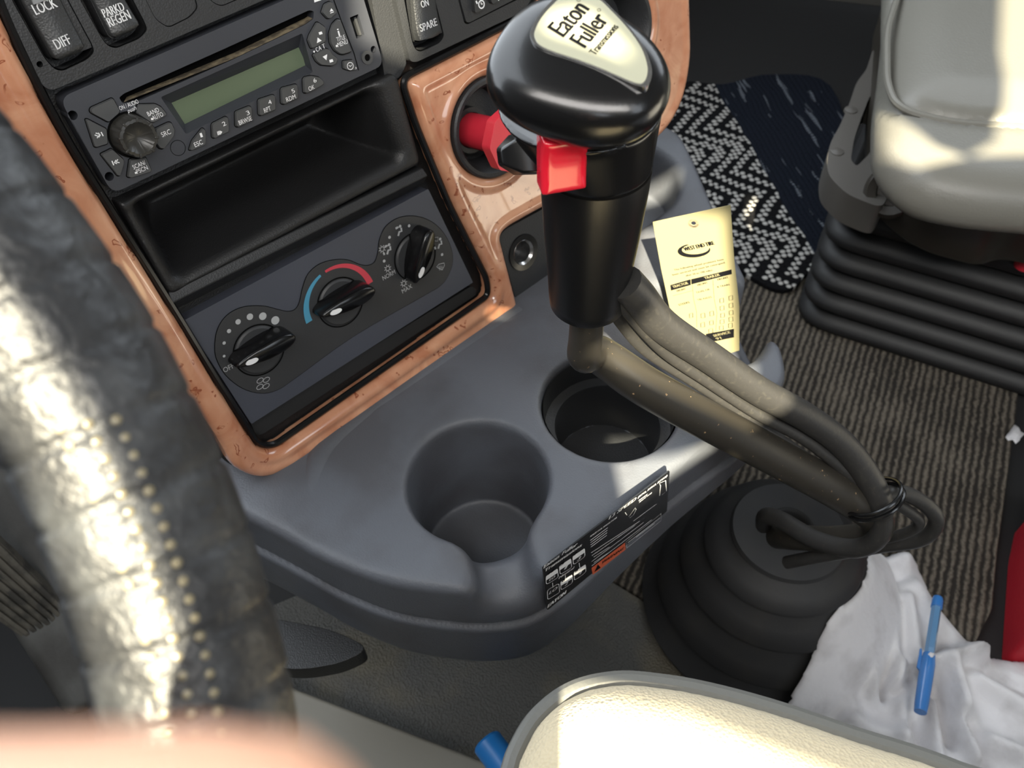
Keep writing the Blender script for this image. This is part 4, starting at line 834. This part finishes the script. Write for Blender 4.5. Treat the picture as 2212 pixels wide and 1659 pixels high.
# ---- white cloth and pen
cl = [hz(a, .085 if a[0] < 1920 and a[1] < 1600 else .03)[:2] for a in ((1868, 1190), (1905, 1170), (1965, 1172), (2000, 1215), (2030, 1290), (2075, 1350), (2130, 1398), (2212, 1412), (2330, 1440), (2330, 1800), (1950, 1760), (1800, 1620), (1722, 1510), (1745, 1440), (1775, 1365), (1832, 1310), (1862, 1250))]
cl = smooth(cl, 5, True); xs = [p[0] for p in cl]; ys = [p[1] for p in cl]
st = .0035; gx = np.arange(min(xs) - .01, max(xs) + .01, st); gy = np.arange(min(ys) - .01, max(ys) + .01, st); X, Y = np.meshgrid(gx, gy, indexing='ij'); d = sdpoly(cl, X, Y)
def fold(X, Y, p, q, w, a):                                      # a ridge between two pixels' floor points
    p, q = hz(p, .045)[:2], hz(q, .045)[:2]; e = q - p; L = np.hypot(*e); e = e / L; tt = np.clip((X - p[0]) * e[0] + (Y - p[1]) * e[1], 0, L); dd = np.hypot(X - p[0] - e[0] * tt, Y - p[1] - e[1] * tt); return a * 1.25 * np.exp(-(dd / (w * .85)) ** 2)
H = .030 * np.clip(-d / .045, 0, 1) ** .5
for p, q, w, a in (((1895, 1290), (1885, 1500), .010, .018), ((1870, 1330), (1862, 1480), .006, -.016), ((1930, 1340), (1935, 1480), .007, .014), ((1912, 1330), (1905, 1500), .005, -.020), ((1965, 1290), (1985, 1440), .008, .012), ((1950, 1440), (1945, 1640), .008, .014), ((1985, 1440), (2130, 1400), .009, .022), ((2050, 1450), (2110, 1640), .012, .026), ((2030, 1480), (2060, 1600), .006, -.018), ((2110, 1470), (2212, 1530), .012, .016), ((2090, 1560), (2130, 1659), .007, -.024), ((2140, 1600), (2230, 1640), .010, .016), ((1870, 1200), (1960, 1190), .012, .012), ((1880, 1245), (1960, 1235), .008, -.008), ((1800, 1400), (1850, 1560), .012, .010), ((1990, 1260), (2100, 1400), .016, .010), ((1835, 1560), (1960, 1600), .010, .010), ((1975, 1560), (2010, 1659), .006, -.012), ((2150, 1440), (2230, 1480), .007, -.012), ((1940, 1500), (1975, 1430), .005, -.012), ((2010, 1520), (2030, 1640), .007, .012)):
    H += fold(X, Y, p, q, w, a)
rb = np.hypot(X - bc[0], Y - bc[1]); H = np.maximum(np.maximum(H, .004) + .009, np.interp(rb, [.05, .06, .10, .134, .15], [.155, .145, .092, .05, .0]))
idx = -np.ones(X.shape, int); keep = d < st * .5; idx[keep] = np.arange(keep.sum()); H = np.maximum(.008, H - .007 * np.clip((d + .007) / .007, 0, 1))
gxx, gyy = np.gradient(d, st); gn = np.hypot(gxx, gyy) + 1e-9; pd_ = np.where(d > -st * .75, d, 0); V = np.stack([(X - pd_ * gxx / gn)[keep], (Y - pd_ * gyy / gn)[keep], H[keep]], 1); Q = [[idx[i, j], idx[i + 1, j], idx[i + 1, j + 1], idx[i, j + 1]] for i in range(len(gx) - 1) for j in range(len(gy) - 1) if min(idx[i, j], idx[i + 1, j], idx[i + 1, j + 1], idx[i, j + 1]) >= 0]
o = mkobj('white_cloth', V, Q, CLOTH, ang=180); sm = o.modifiers.new('s', 'SMOOTH'); sm.iterations = 1; so_ = o.modifiers.new('t', 'SOLIDIFY'); so_.thickness = .0015; so_.offset = -1
tag(o, 'crumpled white cloth lying on the floor beside the shifter boot', 'cloth')
pa, pb = hz((2026, 1292), .062), hz((1988, 1538), .072); e = pb - pa; L = np.linalg.norm(e); e /= L
t = thing('ballpoint_pen', 'blue ballpoint pen lying on the crumpled white cloth', 'pen', pa)
mb = MB(); mb.lathe(pa, e, [(.0001, 0), (.0044, .0004), (.0052, .002), (.0052, .006), (.0048, .0065), (.0048, L * .56)], 6); mb.build('barrel', PENC, t, ang=30)
mb = MB(); mb.lathe(pa, e, [(.0001, -.0006), (.0046, -.0004), (.0055, .003), (.0055, .012), (.0001, .012)], 20); mb.build('end_plug', PENB, t)
mb = MB(); mb.lathe(pa, e, [(.0056, L * .52), (.0068, L * .60), (.0068, L * .70), (.0062, L * .94), (.0056, L), (.0001, L)], 24)
s_ = np.cross(e, [0, 0, 1.0]); s_ /= np.linalg.norm(s_); k = np.array([-1, 0, 0]) if s_[0] > 0 else s_; s_ = s_ if s_ @ ray((1900, 1450)) < s_ @ ray((2100, 1450)) else -s_
mb.loft([[pa + e * a + s_ * b_ * (-1) + np.array([0, 0, c_]) for a, b_, c_ in ((L * .50, .0075, .001), (L * .50, .0090, .001), (L * .66, .0092, .001), (L * .70, .004, .001))], [pa + e * a + s_ * b_ * (-1) + np.array([0, 0, c_]) for a, b_, c_ in ((L * .50, .0075, -.0015), (L * .50, .0090, -.0015), (L * .66, .0092, -.0015), (L * .70, .004, -.0015))]]); mb.build('cap', PENB, t)
# ---- passenger seat
t = thing('passenger_seat', 'grey leather passenger seat with its shaded underside coloured dark on a black bellows base', 'seat', hz((1950, 700), 0))
zs = .44
RV = np.array([math.cos(math.radians(30)), .5, 0]); FV = np.array([-.5, math.cos(math.radians(30)), 0]); CS = hz((1903, 300), zs)
def sxy(r, f, z=zs): return (CS + RV * r - FV * f)[:2]
cu = rnd([sxy(.52, .0)] + [hz(a, zs)[:2] for a in ((1922, 40), (1903, 190), (1905, 300), (1985, 378), (2120, 405), (2420, 430))] + [sxy(.0, .54), sxy(.52, .54)], .05, 8)
cp_ = rnd([sxy(.46, .035)] + [hz(a, zs + .01)[:2] for a in ((1925, 40), (1926, 150), (1948, 205), (2060, 235), (2300, 250))] + [sxy(.08, .5), sxy(.46, .5)], .03, 8)
def seatf(X, Y, Z):
    x, y = X[:, :, 0], Y[:, :, 0]; d = sdpoly(cu, x, y)[:, :, None]; d3 = sdpoly(cp_, x, y)[:, :, None]
    topz = zs + .012 * np.clip(-d3 / .05, 0, 1) ** .6 - .010 * np.clip(1 - np.abs(d3) / .006, 0, 1)
    f = smax(d + .25 * np.clip(zs - .04 - Z, 0, 1), Z - topz, .045); return smax(f, zs - .060 - Z, .03)
x0, x1 = min(p[0] for p in cu) - .03, max(p[0] for p in cu) + .03; y0, y1 = min(p[1] for p in cu) - .03, max(p[1] for p in cu) + .03
sdf('cushion', SEATL, seatf, (x0, y0, zs - .15), (x1, y1, zs + .03), .006, t)
pp = [np.array([p[0], p[1], zs - .004]) for p in cp_]; mb = MB(); mb.tube(pp + [pp[0]], .0035, 8, False); mb.build('piping', SEATL, t)
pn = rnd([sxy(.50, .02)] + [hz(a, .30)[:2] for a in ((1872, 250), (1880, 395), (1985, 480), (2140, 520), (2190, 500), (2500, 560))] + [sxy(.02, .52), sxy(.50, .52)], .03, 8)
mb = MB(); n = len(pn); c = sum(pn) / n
mb.loft([[np.array([*(c + (p - c) * s1), z1]) for p in pn] for s1, z1 in ((.90, .255), (.96, .265), (.985, .29), (.985, .33), (.975, .38), (.95, .395), (.85, .40))]); mb.build('shaded_seat_pan', SHADEPAN, t)  # cushion's shaded underside built as a separate dark piece
bkp = rnd([sxy(.03, .50), sxy(.49, .50), sxy(.49, .60), sxy(.03, .60)], .03); mb = MB(); bq = sum(bkp) / len(bkp)
mb.loft([[np.array([*(bq + (p - bq) * s1 - FV[:2] * (z1 - .42) * .15), z1]) for p in bkp] for s1, z1 in ((.9, .40), (1, .43), (1.02, .70), (.98, .95), (.85, 1.0), (.6, 1.02))]); mb.build('backrest', SEATL, t)
# side bracket with slot and pivot
bz = .30
br = [hz(a, bz)[:2] for a in ((1885, 108), (1872, 150), (1850, 178), (1838, 215), (1815, 270), (1795, 305), (1785, 345), (1790, 380), (1830, 420), (1905, 450), (1930, 400), (1920, 330), (1905, 220), (1900, 100))]
sl_ = [hz(a, bz)[:2] for a in ((1880, 205), (1862, 250), (1845, 300), (1838, 345), (1850, 360), (1880, 330), (1900, 270), (1898, 215))]
mb = MB(); mb.plate(FLAT, [rnd(br, .012), rnd(sl_, .008)], .262, bz); bk_ = mb.build('side_bracket', BRKT, t, .006, 3)
mb = MB()
for p in ((1808, 328), (1838, 238)): w = hz(p, bz); mb = MB(); mb.lathe((w[0], w[1], bz - .002), (0, 0, 1), [(.008, 0), (.0075, .003), (.0001, .0045)], 16); mb.build('rivet', BRKT, bk_)
mb = MB(); w = hz((1925, 415), .30); ax2 = (CAM - w) / np.linalg.norm(CAM - w); mb.lathe(w + ax2 * .004, ax2, [(.028, -.02), (.028, .008), (.024, .012), (.015, .010), (.014, .004), (.007, .004), (.006, .010), (.0001, .010)], 28); mb.build('pivot_knob', SHADEPAN, t, ang=50)
mb = MB(); w = hz((2210, 575), .22); mb.lathe(w, (0, 0, 1), [(.0001, 0), (.010, 0), (.010, .015), (.0001, .017)], 16); mb.build('release_button', RED, t)
# bellows base
B0, B1 = hz((1722, 700), 0)[:2], hz((2212, 858), 0)[:2]; e1 = (B1 - B0) / np.linalg.norm(B1 - B0); e2 = np.array([-e1[1], e1[0]]); e2 = e2 if e2[0] > 0 else -e2
def ring(z, o): return [np.array([*(p), z]) for p in rnd([B0 + e1 * o + e2 * o, B0 + e1 * (.56 - o) + e2 * o, B0 + e1 * (.56 - o) + e2 * (.5 - o), B0 + e1 * o + e2 * (.5 - o)], .05, 6)]
rings = [ring(.0065, -.004)]
nb = 6
for k in range(nb):
    z = .008 + k * .036; rings += [ring(z, -.004 + .0), ring(z + .006, -.010), ring(z + .016, -.010), ring(z + .024, .002), ring(z + .028, .014), ring(z + .033, .014)]
rings += [ring(.222, .0), ring(.238, .004), ring(.242, .02)]
mb = MB(); mb.loft(rings); mb.build('bellows', BELL, t, ang=70)
mb = MB(); mb.loft([ring(.238, .03), ring(.262, .045)]); mb.build('slide_frame', BLACK, t, .004)
# ---- driver seat
t = thing('driver_seat', 'beige driver seat corner with dark piping in the near foreground', 'seat', hz((1500, 1900), .0))
zd = .50
ds = smooth([hz(a, zd)[:2] for a in ((1085, 1700), (1115, 1620), (1160, 1545), (1235, 1487), (1330, 1464), (1430, 1470), (1540, 1490), (1680, 1528), (1850, 1585), (2080, 1662), (2500, 1850), (2500, 2500), (1500, 3000), (900, 2500), (950, 1950))], 6, True)
def dsf(X, Y, Z):
    d = sdpoly(ds, X[:, :, 0], Y[:, :, 0])[:, :, None]; tz = zd + .035 * np.clip(-d / .10, 0, 1) ** .55
    return smax(smax(d, Z - tz, .018), zd - .10 - Z, .02)
x0, x1 = min(p[0] for p in ds) - .02, max(p[0] for p in ds) + .02; y0, y1 = min(p[1] for p in ds) - .02, max(p[1] for p in ds) + .02
SEATF = mat('seat_fabric', (196, 182, 152), .8, bump=[('v', 620, .55, .0012)], sheen=.2)
SEATF2 = mat('seat_side', (96, 96, 92), .5, bump=[('v', 500, .2, .0006)])
sdf('cushion', SEATF, dsf, (x0, y0, zd - .12), (x1, y1, zd + .05), .005, t)
pp = [np.array([p[0], p[1], zd - .004]) for p in ds]; mb = MB(); mb.tube(pp + [pp[0]], .0046, 10, False); mb.build('piping', SEATF2, t)
c = sum(ds) / len(ds); mb = MB(); mb.loft([[np.array([*(c + (p - c) * s1), z1]) for p in ds] for s1, z1 in ((.90, .14), (.95, .20), (.985, .38), (.995, .47), (1.0, zd - .006), (.97, zd - .002))]); mb.build('side_panel', SEATF2, t)
# rail at the foot of the driver seat
r0, r1 = hz((640, 1487), .10), hz((1120, 1672), .10); e = r1 - r0; e /= np.linalg.norm(e); q = np.array([e[1], -e[0], 0]); q = q if (ray((600, 1659)) - ray((640, 1487))) @ q > 0 else -q
p0, p1 = r0 - e * .12, r1 + e * .25
mb = MB(); mb.loft([[p + np.array([0, 0, 0]), p + q * .05, p + q * .055 + np.array([0, 0, -.012]), p + q * .10 + np.array([0, 0, -.012]), p + q * .10 + np.array([0, 0, -.098]), p + np.array([0, 0, -.098])] for p in (p0, p1)]); o = mb.build('seat_base_rail', RAIL, None, .004); tag(o, 'light grey seat base rail on the floor at the lower left', 'rail')
ba, bb = hz((1050, 1600), .125), hz((1105, 1675), .125); e = bb - ba; e /= np.linalg.norm(e)
mb = MB(); mb.lathe(ba, e, [(.0001, 0), (.012, 0), (.0135, .002), (.0135, .05), (.012, .09), (.012, .14), (.0001, .14)], 28); o = mb.build('blue_tube', BLUEH, None); tag(o, 'short blue plastic tube end poking out beside the driver seat', 'tube')
# ---- pedal and kick panel
PDc = hz((95, 1290), .13); 
pq = [hz(a, z_) for a, z_ in (((-60, 1120), .22), ((20, 1185), .20), ((165, 1330), .13), ((122, 1424), .10), ((-60, 1290), .20))]
PF = Frame(pq[1], pq[2] - pq[1], pq[1] - pq[3]); PF.n = PF.n if PF.n @ (CAM - pq[1]) > 0 else -PF.n
t = thing('accelerator_pedal', 'worn ribbed grey accelerator pedal left of the steering wheel rim', 'pedal', PF.pt(0, 0, -.01))
pp = PF.pl([(-120, 1060), (20, 1190), (165, 1335), (118, 1424), (-120, 1260)])
mb = MB(); mb.plate(PF, [rnd(pp, .003)], -.010, 0); pd = mb.build('pedal_pad', PED, t, .001)
for k in range(7):
    a = np.array(PF.px((165, 1335))) * (1 - (k + .35) / 7.2) + np.array(PF.px((118, 1424))) * ((k + .35) / 7.2); b_ = np.array(PF.px((20, 1190))) * (1 - (k + .35) / 7.2) + np.array(PF.px((-110, 1262))) * ((k + .35) / 7.2); d_ = b_ - a
    mb = MB(); w_ = np.array([-d_[1], d_[0]]) / np.linalg.norm(d_) * .0022; mb.plate(PF, [[a - w_, a + d_ * 1.6 - w_, a + d_ * 1.6 + w_, a + w_]], -.001, .0035); mb.build('pedal_rib', PED, pd, .0008)
# steering wheel
wa, wb, wc = at((15, 600), WD[0]), at((255, 1000), WD[1]), at((420, 1500), WD[2])
ab, ac = wb - wa, wc - wa; nn = np.cross(ab, ac); tt = (np.cross(nn, ab) * (ac @ ac) + np.cross(ac, nn) * (ab @ ab)) / (2 * nn @ nn); wo_ = wa + tt; wr = np.linalg.norm(tt); nn /= np.linalg.norm(nn)
t = thing('steering_wheel', 'black perforated leather steering wheel rim close to the camera at left', 'steering wheel', wo_)
u_ = (wb - wo_) / wr; v_ = np.cross(nn, u_)
def wheelmat():
    m = mat('wheel_leather', (32, 33, 35), .45, bump=[('n', 420, .5, .0012), ('v', 130, .3, .0015)], var=(80, (62, 64, 66), .45, .7)); return m
SJ = .24; WL = wheelmat(); mb = MB(); nseg, nr = 1000, 36; rt = .0183; v = []; f = []
for i in range(nseg):
    a = 2 * math.pi * i / nseg; c = wo_ + wr * (math.cos(a) * u_ + math.sin(a) * v_); rd = (c - wo_) / wr
    for j in range(nr):
        b = 2 * math.pi * j / nr; r_ = rt * (1 - .045 * math.exp(-(((a * 15.9155) % 1 - .5) / .035) ** 2) + .008 * math.sin(a * 37 + b * 3)); v.append(c + r_ * (math.cos(b) * rd + math.sin(b) * nn))
        f.append([i * nr + j, ((i + 1) % nseg) * nr + j, ((i + 1) % nseg) * nr + (j + 1) % nr, i * nr + (j + 1) % nr])
mb.add(v, f); rim = mb.build('rim_cover', WL, t, ang=180)
toC = (CAM - wb) / np.linalg.norm(CAM - wb); fac = math.atan2(toC @ nn, toC @ u_)
hb_ = MB(); k_ = 0
for i in range(-4, 30):
    for j in range(3):
        a = .02 + i * .0157 + j * .006; b = fac + (j - 1.35) * SJ
        c = wo_ + wr * (math.cos(a) * u_ + math.sin(a) * v_); rd = (c - wo_) / wr; n3 = math.cos(b) * rd + math.sin(b) * nn; p = c + rt * 1.004 * n3
        hb_.lathe(p - n3 * .0004, n3, [(.0010, 0), (.0008, .0005), (.0001, .0007)], 8)
hb_.build('rim_stud', mat('stud_leather', (120, 112, 90), .3), t)
# grey kick panel behind the pedal
kp = [at((-140, 820), 1.02), at((40, 905), .98), at((110, 1050), .95), at((260, 1240), .90), at((260, 1500), .92), at((150, 1560), .93), at((-140, 1100), 1.03)]
mb = MB(); mb.loft([[p + ray((100, 1200)) / 1840 * .04 for p in kp], kp]); o = mb.build('kick_panel', KICK, None, .012, 3); tag(o, 'grey kick panel behind the accelerator pedal at the far left', 'panel')
# ---- cab shell: floor pan, front bulkhead, left side wall with openings made up to shape the sun patches, roof and rear wall
th = math.radians(30); RV = np.array([math.cos(th), math.sin(th), 0]); FV = np.array([-math.sin(th), math.cos(th), 0])
mb = MB(); mb.loft([[(-.75, .42, 0), (3.0, 1.2, 0), (3.0, 1.26, 0), (-.75, .48, 0)], [(-.75, .42, .62), (3.0, 1.2, .62), (3.0, 1.26, .62), (-.75, .48, .62)]]); o = mb.build('wall_front', DARK, None); struct(o)
WO = .74; LW = Frame(RV * -WO, FV, (0, 0, 1)); LW.n = RV                # plane of the driver's side
Sd = np.array(SUN)
def onwall(p): t_ = (-.62 - p @ RV) / (Sd @ RV); w_ = p + Sd * t_; return (w_ @ FV, w_[2])
cw = onwall(CAM + R @ np.array([-.012, .018, .03]))
seat_o = [onwall(hz(a, .44)) for a in ((2150, -120), (2150, -40), (2142, 120), (2158, 220), (2150, 290), (2090, 325), (2020, 300), (1950, 240), (1905, 195), (1893, 190), (1896, 280), (1940, 345), (1990, 372), (2100, 352), (2212, 350), (2300, 352), (2420, 300), (2500, -100), (2400, -140))]
wl = []
for i in range(25):
    a_ = WA0 + (WA1 - WA0) * i / 24; wl.append(np.array(onwall(wo_ + wr * (math.cos(a_) * u_ + math.sin(a_) * v_))))
def strip(pts, w0, w1):
    L, R_ = [], []
    for i, p in enumerate(pts):
        e = pts[min(i + 1, len(pts) - 1)] - pts[max(i - 1, 0)]; e = e / np.linalg.norm(e); q = np.array([-e[1], e[0]]); L.append(p + q * w0); R_.append(p + q * w1)
    return L + R_[::-1]
cmo = sum(mo) / len(mo)
openings = [  # invented holes, each cut so the sun lands in a wanted patch
    [(-.447, 1.425), (-.437, 1.30), (-.425, 1.280), (-.400, 1.252), (-.398, 1.236), (-.505, 1.193), (-.515, 1.20), (-.532, 1.230), (-.537, 1.275), (-.500, 1.425)],
    [(-.420, 1.148), (-.432, 1.084), (-.468, 1.122), (-.514, 1.170), (-.500, 1.186), (-.473, 1.167), (-.450, 1.158)],
    [(-.369, .975), (-.380, 1.014), (-.403, 1.034), (-.453, 1.040), (-.53, 1.032), (-.56, .98), (-.56, .88), (-.369, .88)],
    strip(wl, -.015, .015),
    [(-.247, 1.475), (-.280, 1.482), (-.283, 1.62), (-.244, 1.62)],
    [(-.320, 1.250), (-.338, 1.256), (-.345, 1.280), (-.328, 1.280)],
    [(-.452, 1.455), (-.455, 1.50), (-.49, 1.53), (-.483, 1.48)],
    [onwall(KF2.pt(*(cmo + (q - cmo) * .92), .001)) for q in mo[::4]],
    [(cw[0] + .016 * math.cos(k * .524), cw[1] + .012 * math.sin(k * .524)) for k in range(12)],
    [onwall(RV * a + FV * b + np.array([0, 0, .26])) for a, b in ((.0, -1.10), (1.0, -1.10), (1.0, -2.45), (.0, -2.45))],
    seat_o]
sk = -(WO - .62) / (Sd @ RV); openings = [[(q[0] + Sd @ FV * sk, min(q[1] + Sd[2] * sk, 2.40)) for q in o_] for o_ in openings]
mb = MB(); mb.plate(LW, [[(-3.1, 0), (1.6, 0), (1.6, 2.45), (-3.1, 2.45)]] + openings, -.01, .01); o = mb.build('wall_left_sun_mask', SHELL, None, smooth_=False); struct(o)
cr_ = [LW.pt(-2.6, 0), LW.pt(.55, 0), LW.pt(.55, 0) + RV * 2.6, LW.pt(-2.6, 0) + RV * 2.6]
mb = MB(); mb.loft([[p + np.array([0, 0, 2.45]) for p in cr_], [p + np.array([0, 0, 2.48]) for p in cr_]]); o = mb.build('ceiling', SHELL, None, smooth_=False); struct(o)
b0, b1 = LW.pt(-2.6, 0), LW.pt(-2.6, 0) + RV * 2.6
mb = MB(); mb.loft([[b0, b1, b1 - FV * .03, b0 - FV * .03], [p + np.array([0, 0, 2.45]) for p in (b0, b1, b1 - FV * .03, b0 - FV * .03)]]); o = mb.build('wall_rear', SHELL, None, smooth_=False); struct(o)
b0, b1 = LW.pt(-2.6, 0) + RV * 2.3, LW.pt(1.0, 0) + RV * 2.3
mb = MB(); mb.loft([[b0, b1, b1 + RV * .03, b0 + RV * .03], [p + np.array([0, 0, 1.30]) for p in (b0, b1, b1 + RV * .03, b0 + RV * .03)]]); o = mb.build('wall_right', SHELL, None, smooth_=False); struct(o)
mb = MB(); c4 = [RV * a + FV * b for a, b in ((-.66, -1.15), (1.3, -1.15), (1.3, -2.5), (-.66, -2.5))]; mb.loft([[p + np.array([0, 0, .12]) for p in c4], [p + np.array([0, 0, .26]) for p in c4]]); t = thing('added_reflector', 'added unseen pale bunk mattress behind the seats', 'reflector', RV * .5 - FV * 1.5); mb.build('slab', CLOTH, t, .02, 3)  # pale slab added out of view so its sunlit top reflects in the wood
mb = MB(); mb.loft([[p + np.array([0, 0, -.003]) for p in c4], [p + np.array([0, 0, .115]) for p in c4]]); mb.build('reflector_base', SHELL, t, .005)
# ---- photographer's hand at the lower left of the lens
def cp(x, y, z): return CAM + R @ np.array([x, y, z])
def hand(X, Y, Z):
    P_ = np.stack([X - CAM[0], Y - CAM[1], Z - CAM[2]], -1) @ R; f = None
    segs = [((-.0105, .0198, .030), (-.034, .0203, .027), .0074, .0082, 0), ((-.034, .0203, .027), (-.048, .042, .016), .0082, .0090, 0), ((-.048, .042, .016), (-.048, .088, .002), .0090, .0105, 1),
            ((-.004, .046, .018), (-.016, .062, .014), .0074, .0082, 0), ((-.016, .062, .014), (-.028, .096, .000), .0082, .0105, 1),
            ((.000, .063, .010), (-.009, .078, .010), .0072, .0080, 0), ((-.009, .078, .010), (-.021, .106, .000), .0080, .0100, 1),
            ((.002, .080, .000), (-.005, .092, .003), .0064, .0070, 0), ((-.005, .092, .003), (-.015, .114, .000), .0070, .0090, 1),
            ((-.060, .044, -.026), (-.062, .066, -.028), .0088, .0098, 0), ((-.062, .066, -.028), (-.048, .108, -.022), .0098, .0150, 1),
            ((-.042, .092, -.004), (-.036, .140, -.012), .014, .018, 1), ((-.016, .110, -.004), (-.028, .145, -.012), .012, .018, 1), ((-.032, .145, -.012), (-.032, .23, -.016), .024, .027, 1)]
    for a, b, ra, rb, k in segs:
        a, b = np.array(a), np.array(b); e = b - a; t_ = np.clip(((P_ - a) @ e) / (e @ e), 0, 1); d_ = np.linalg.norm(P_ - a - t_[..., None] * e, axis=-1) - (ra + (rb - ra) * t_)
        f = d_ if f is None else smin(f, d_, .010 if k else .003)
    return f
def hbox(c0, c1): q = np.array([cp(x, y, z) for x in (c0[0], c1[0]) for y in (c0[1], c1[1]) for z in (c0[2], c1[2])]); return q.min(0), q.max(0)
lo, hi = hbox((-.09, .008, -.058), (.020, .25, .044))
hd = sdf('hand', SKIN, hand, lo, hi, .0026); tag(hd, 'bare blurred fingertip and hand of the person taking the picture, lower left corner', 'hand')
tp = cp(-.0085, .0140, .0305)
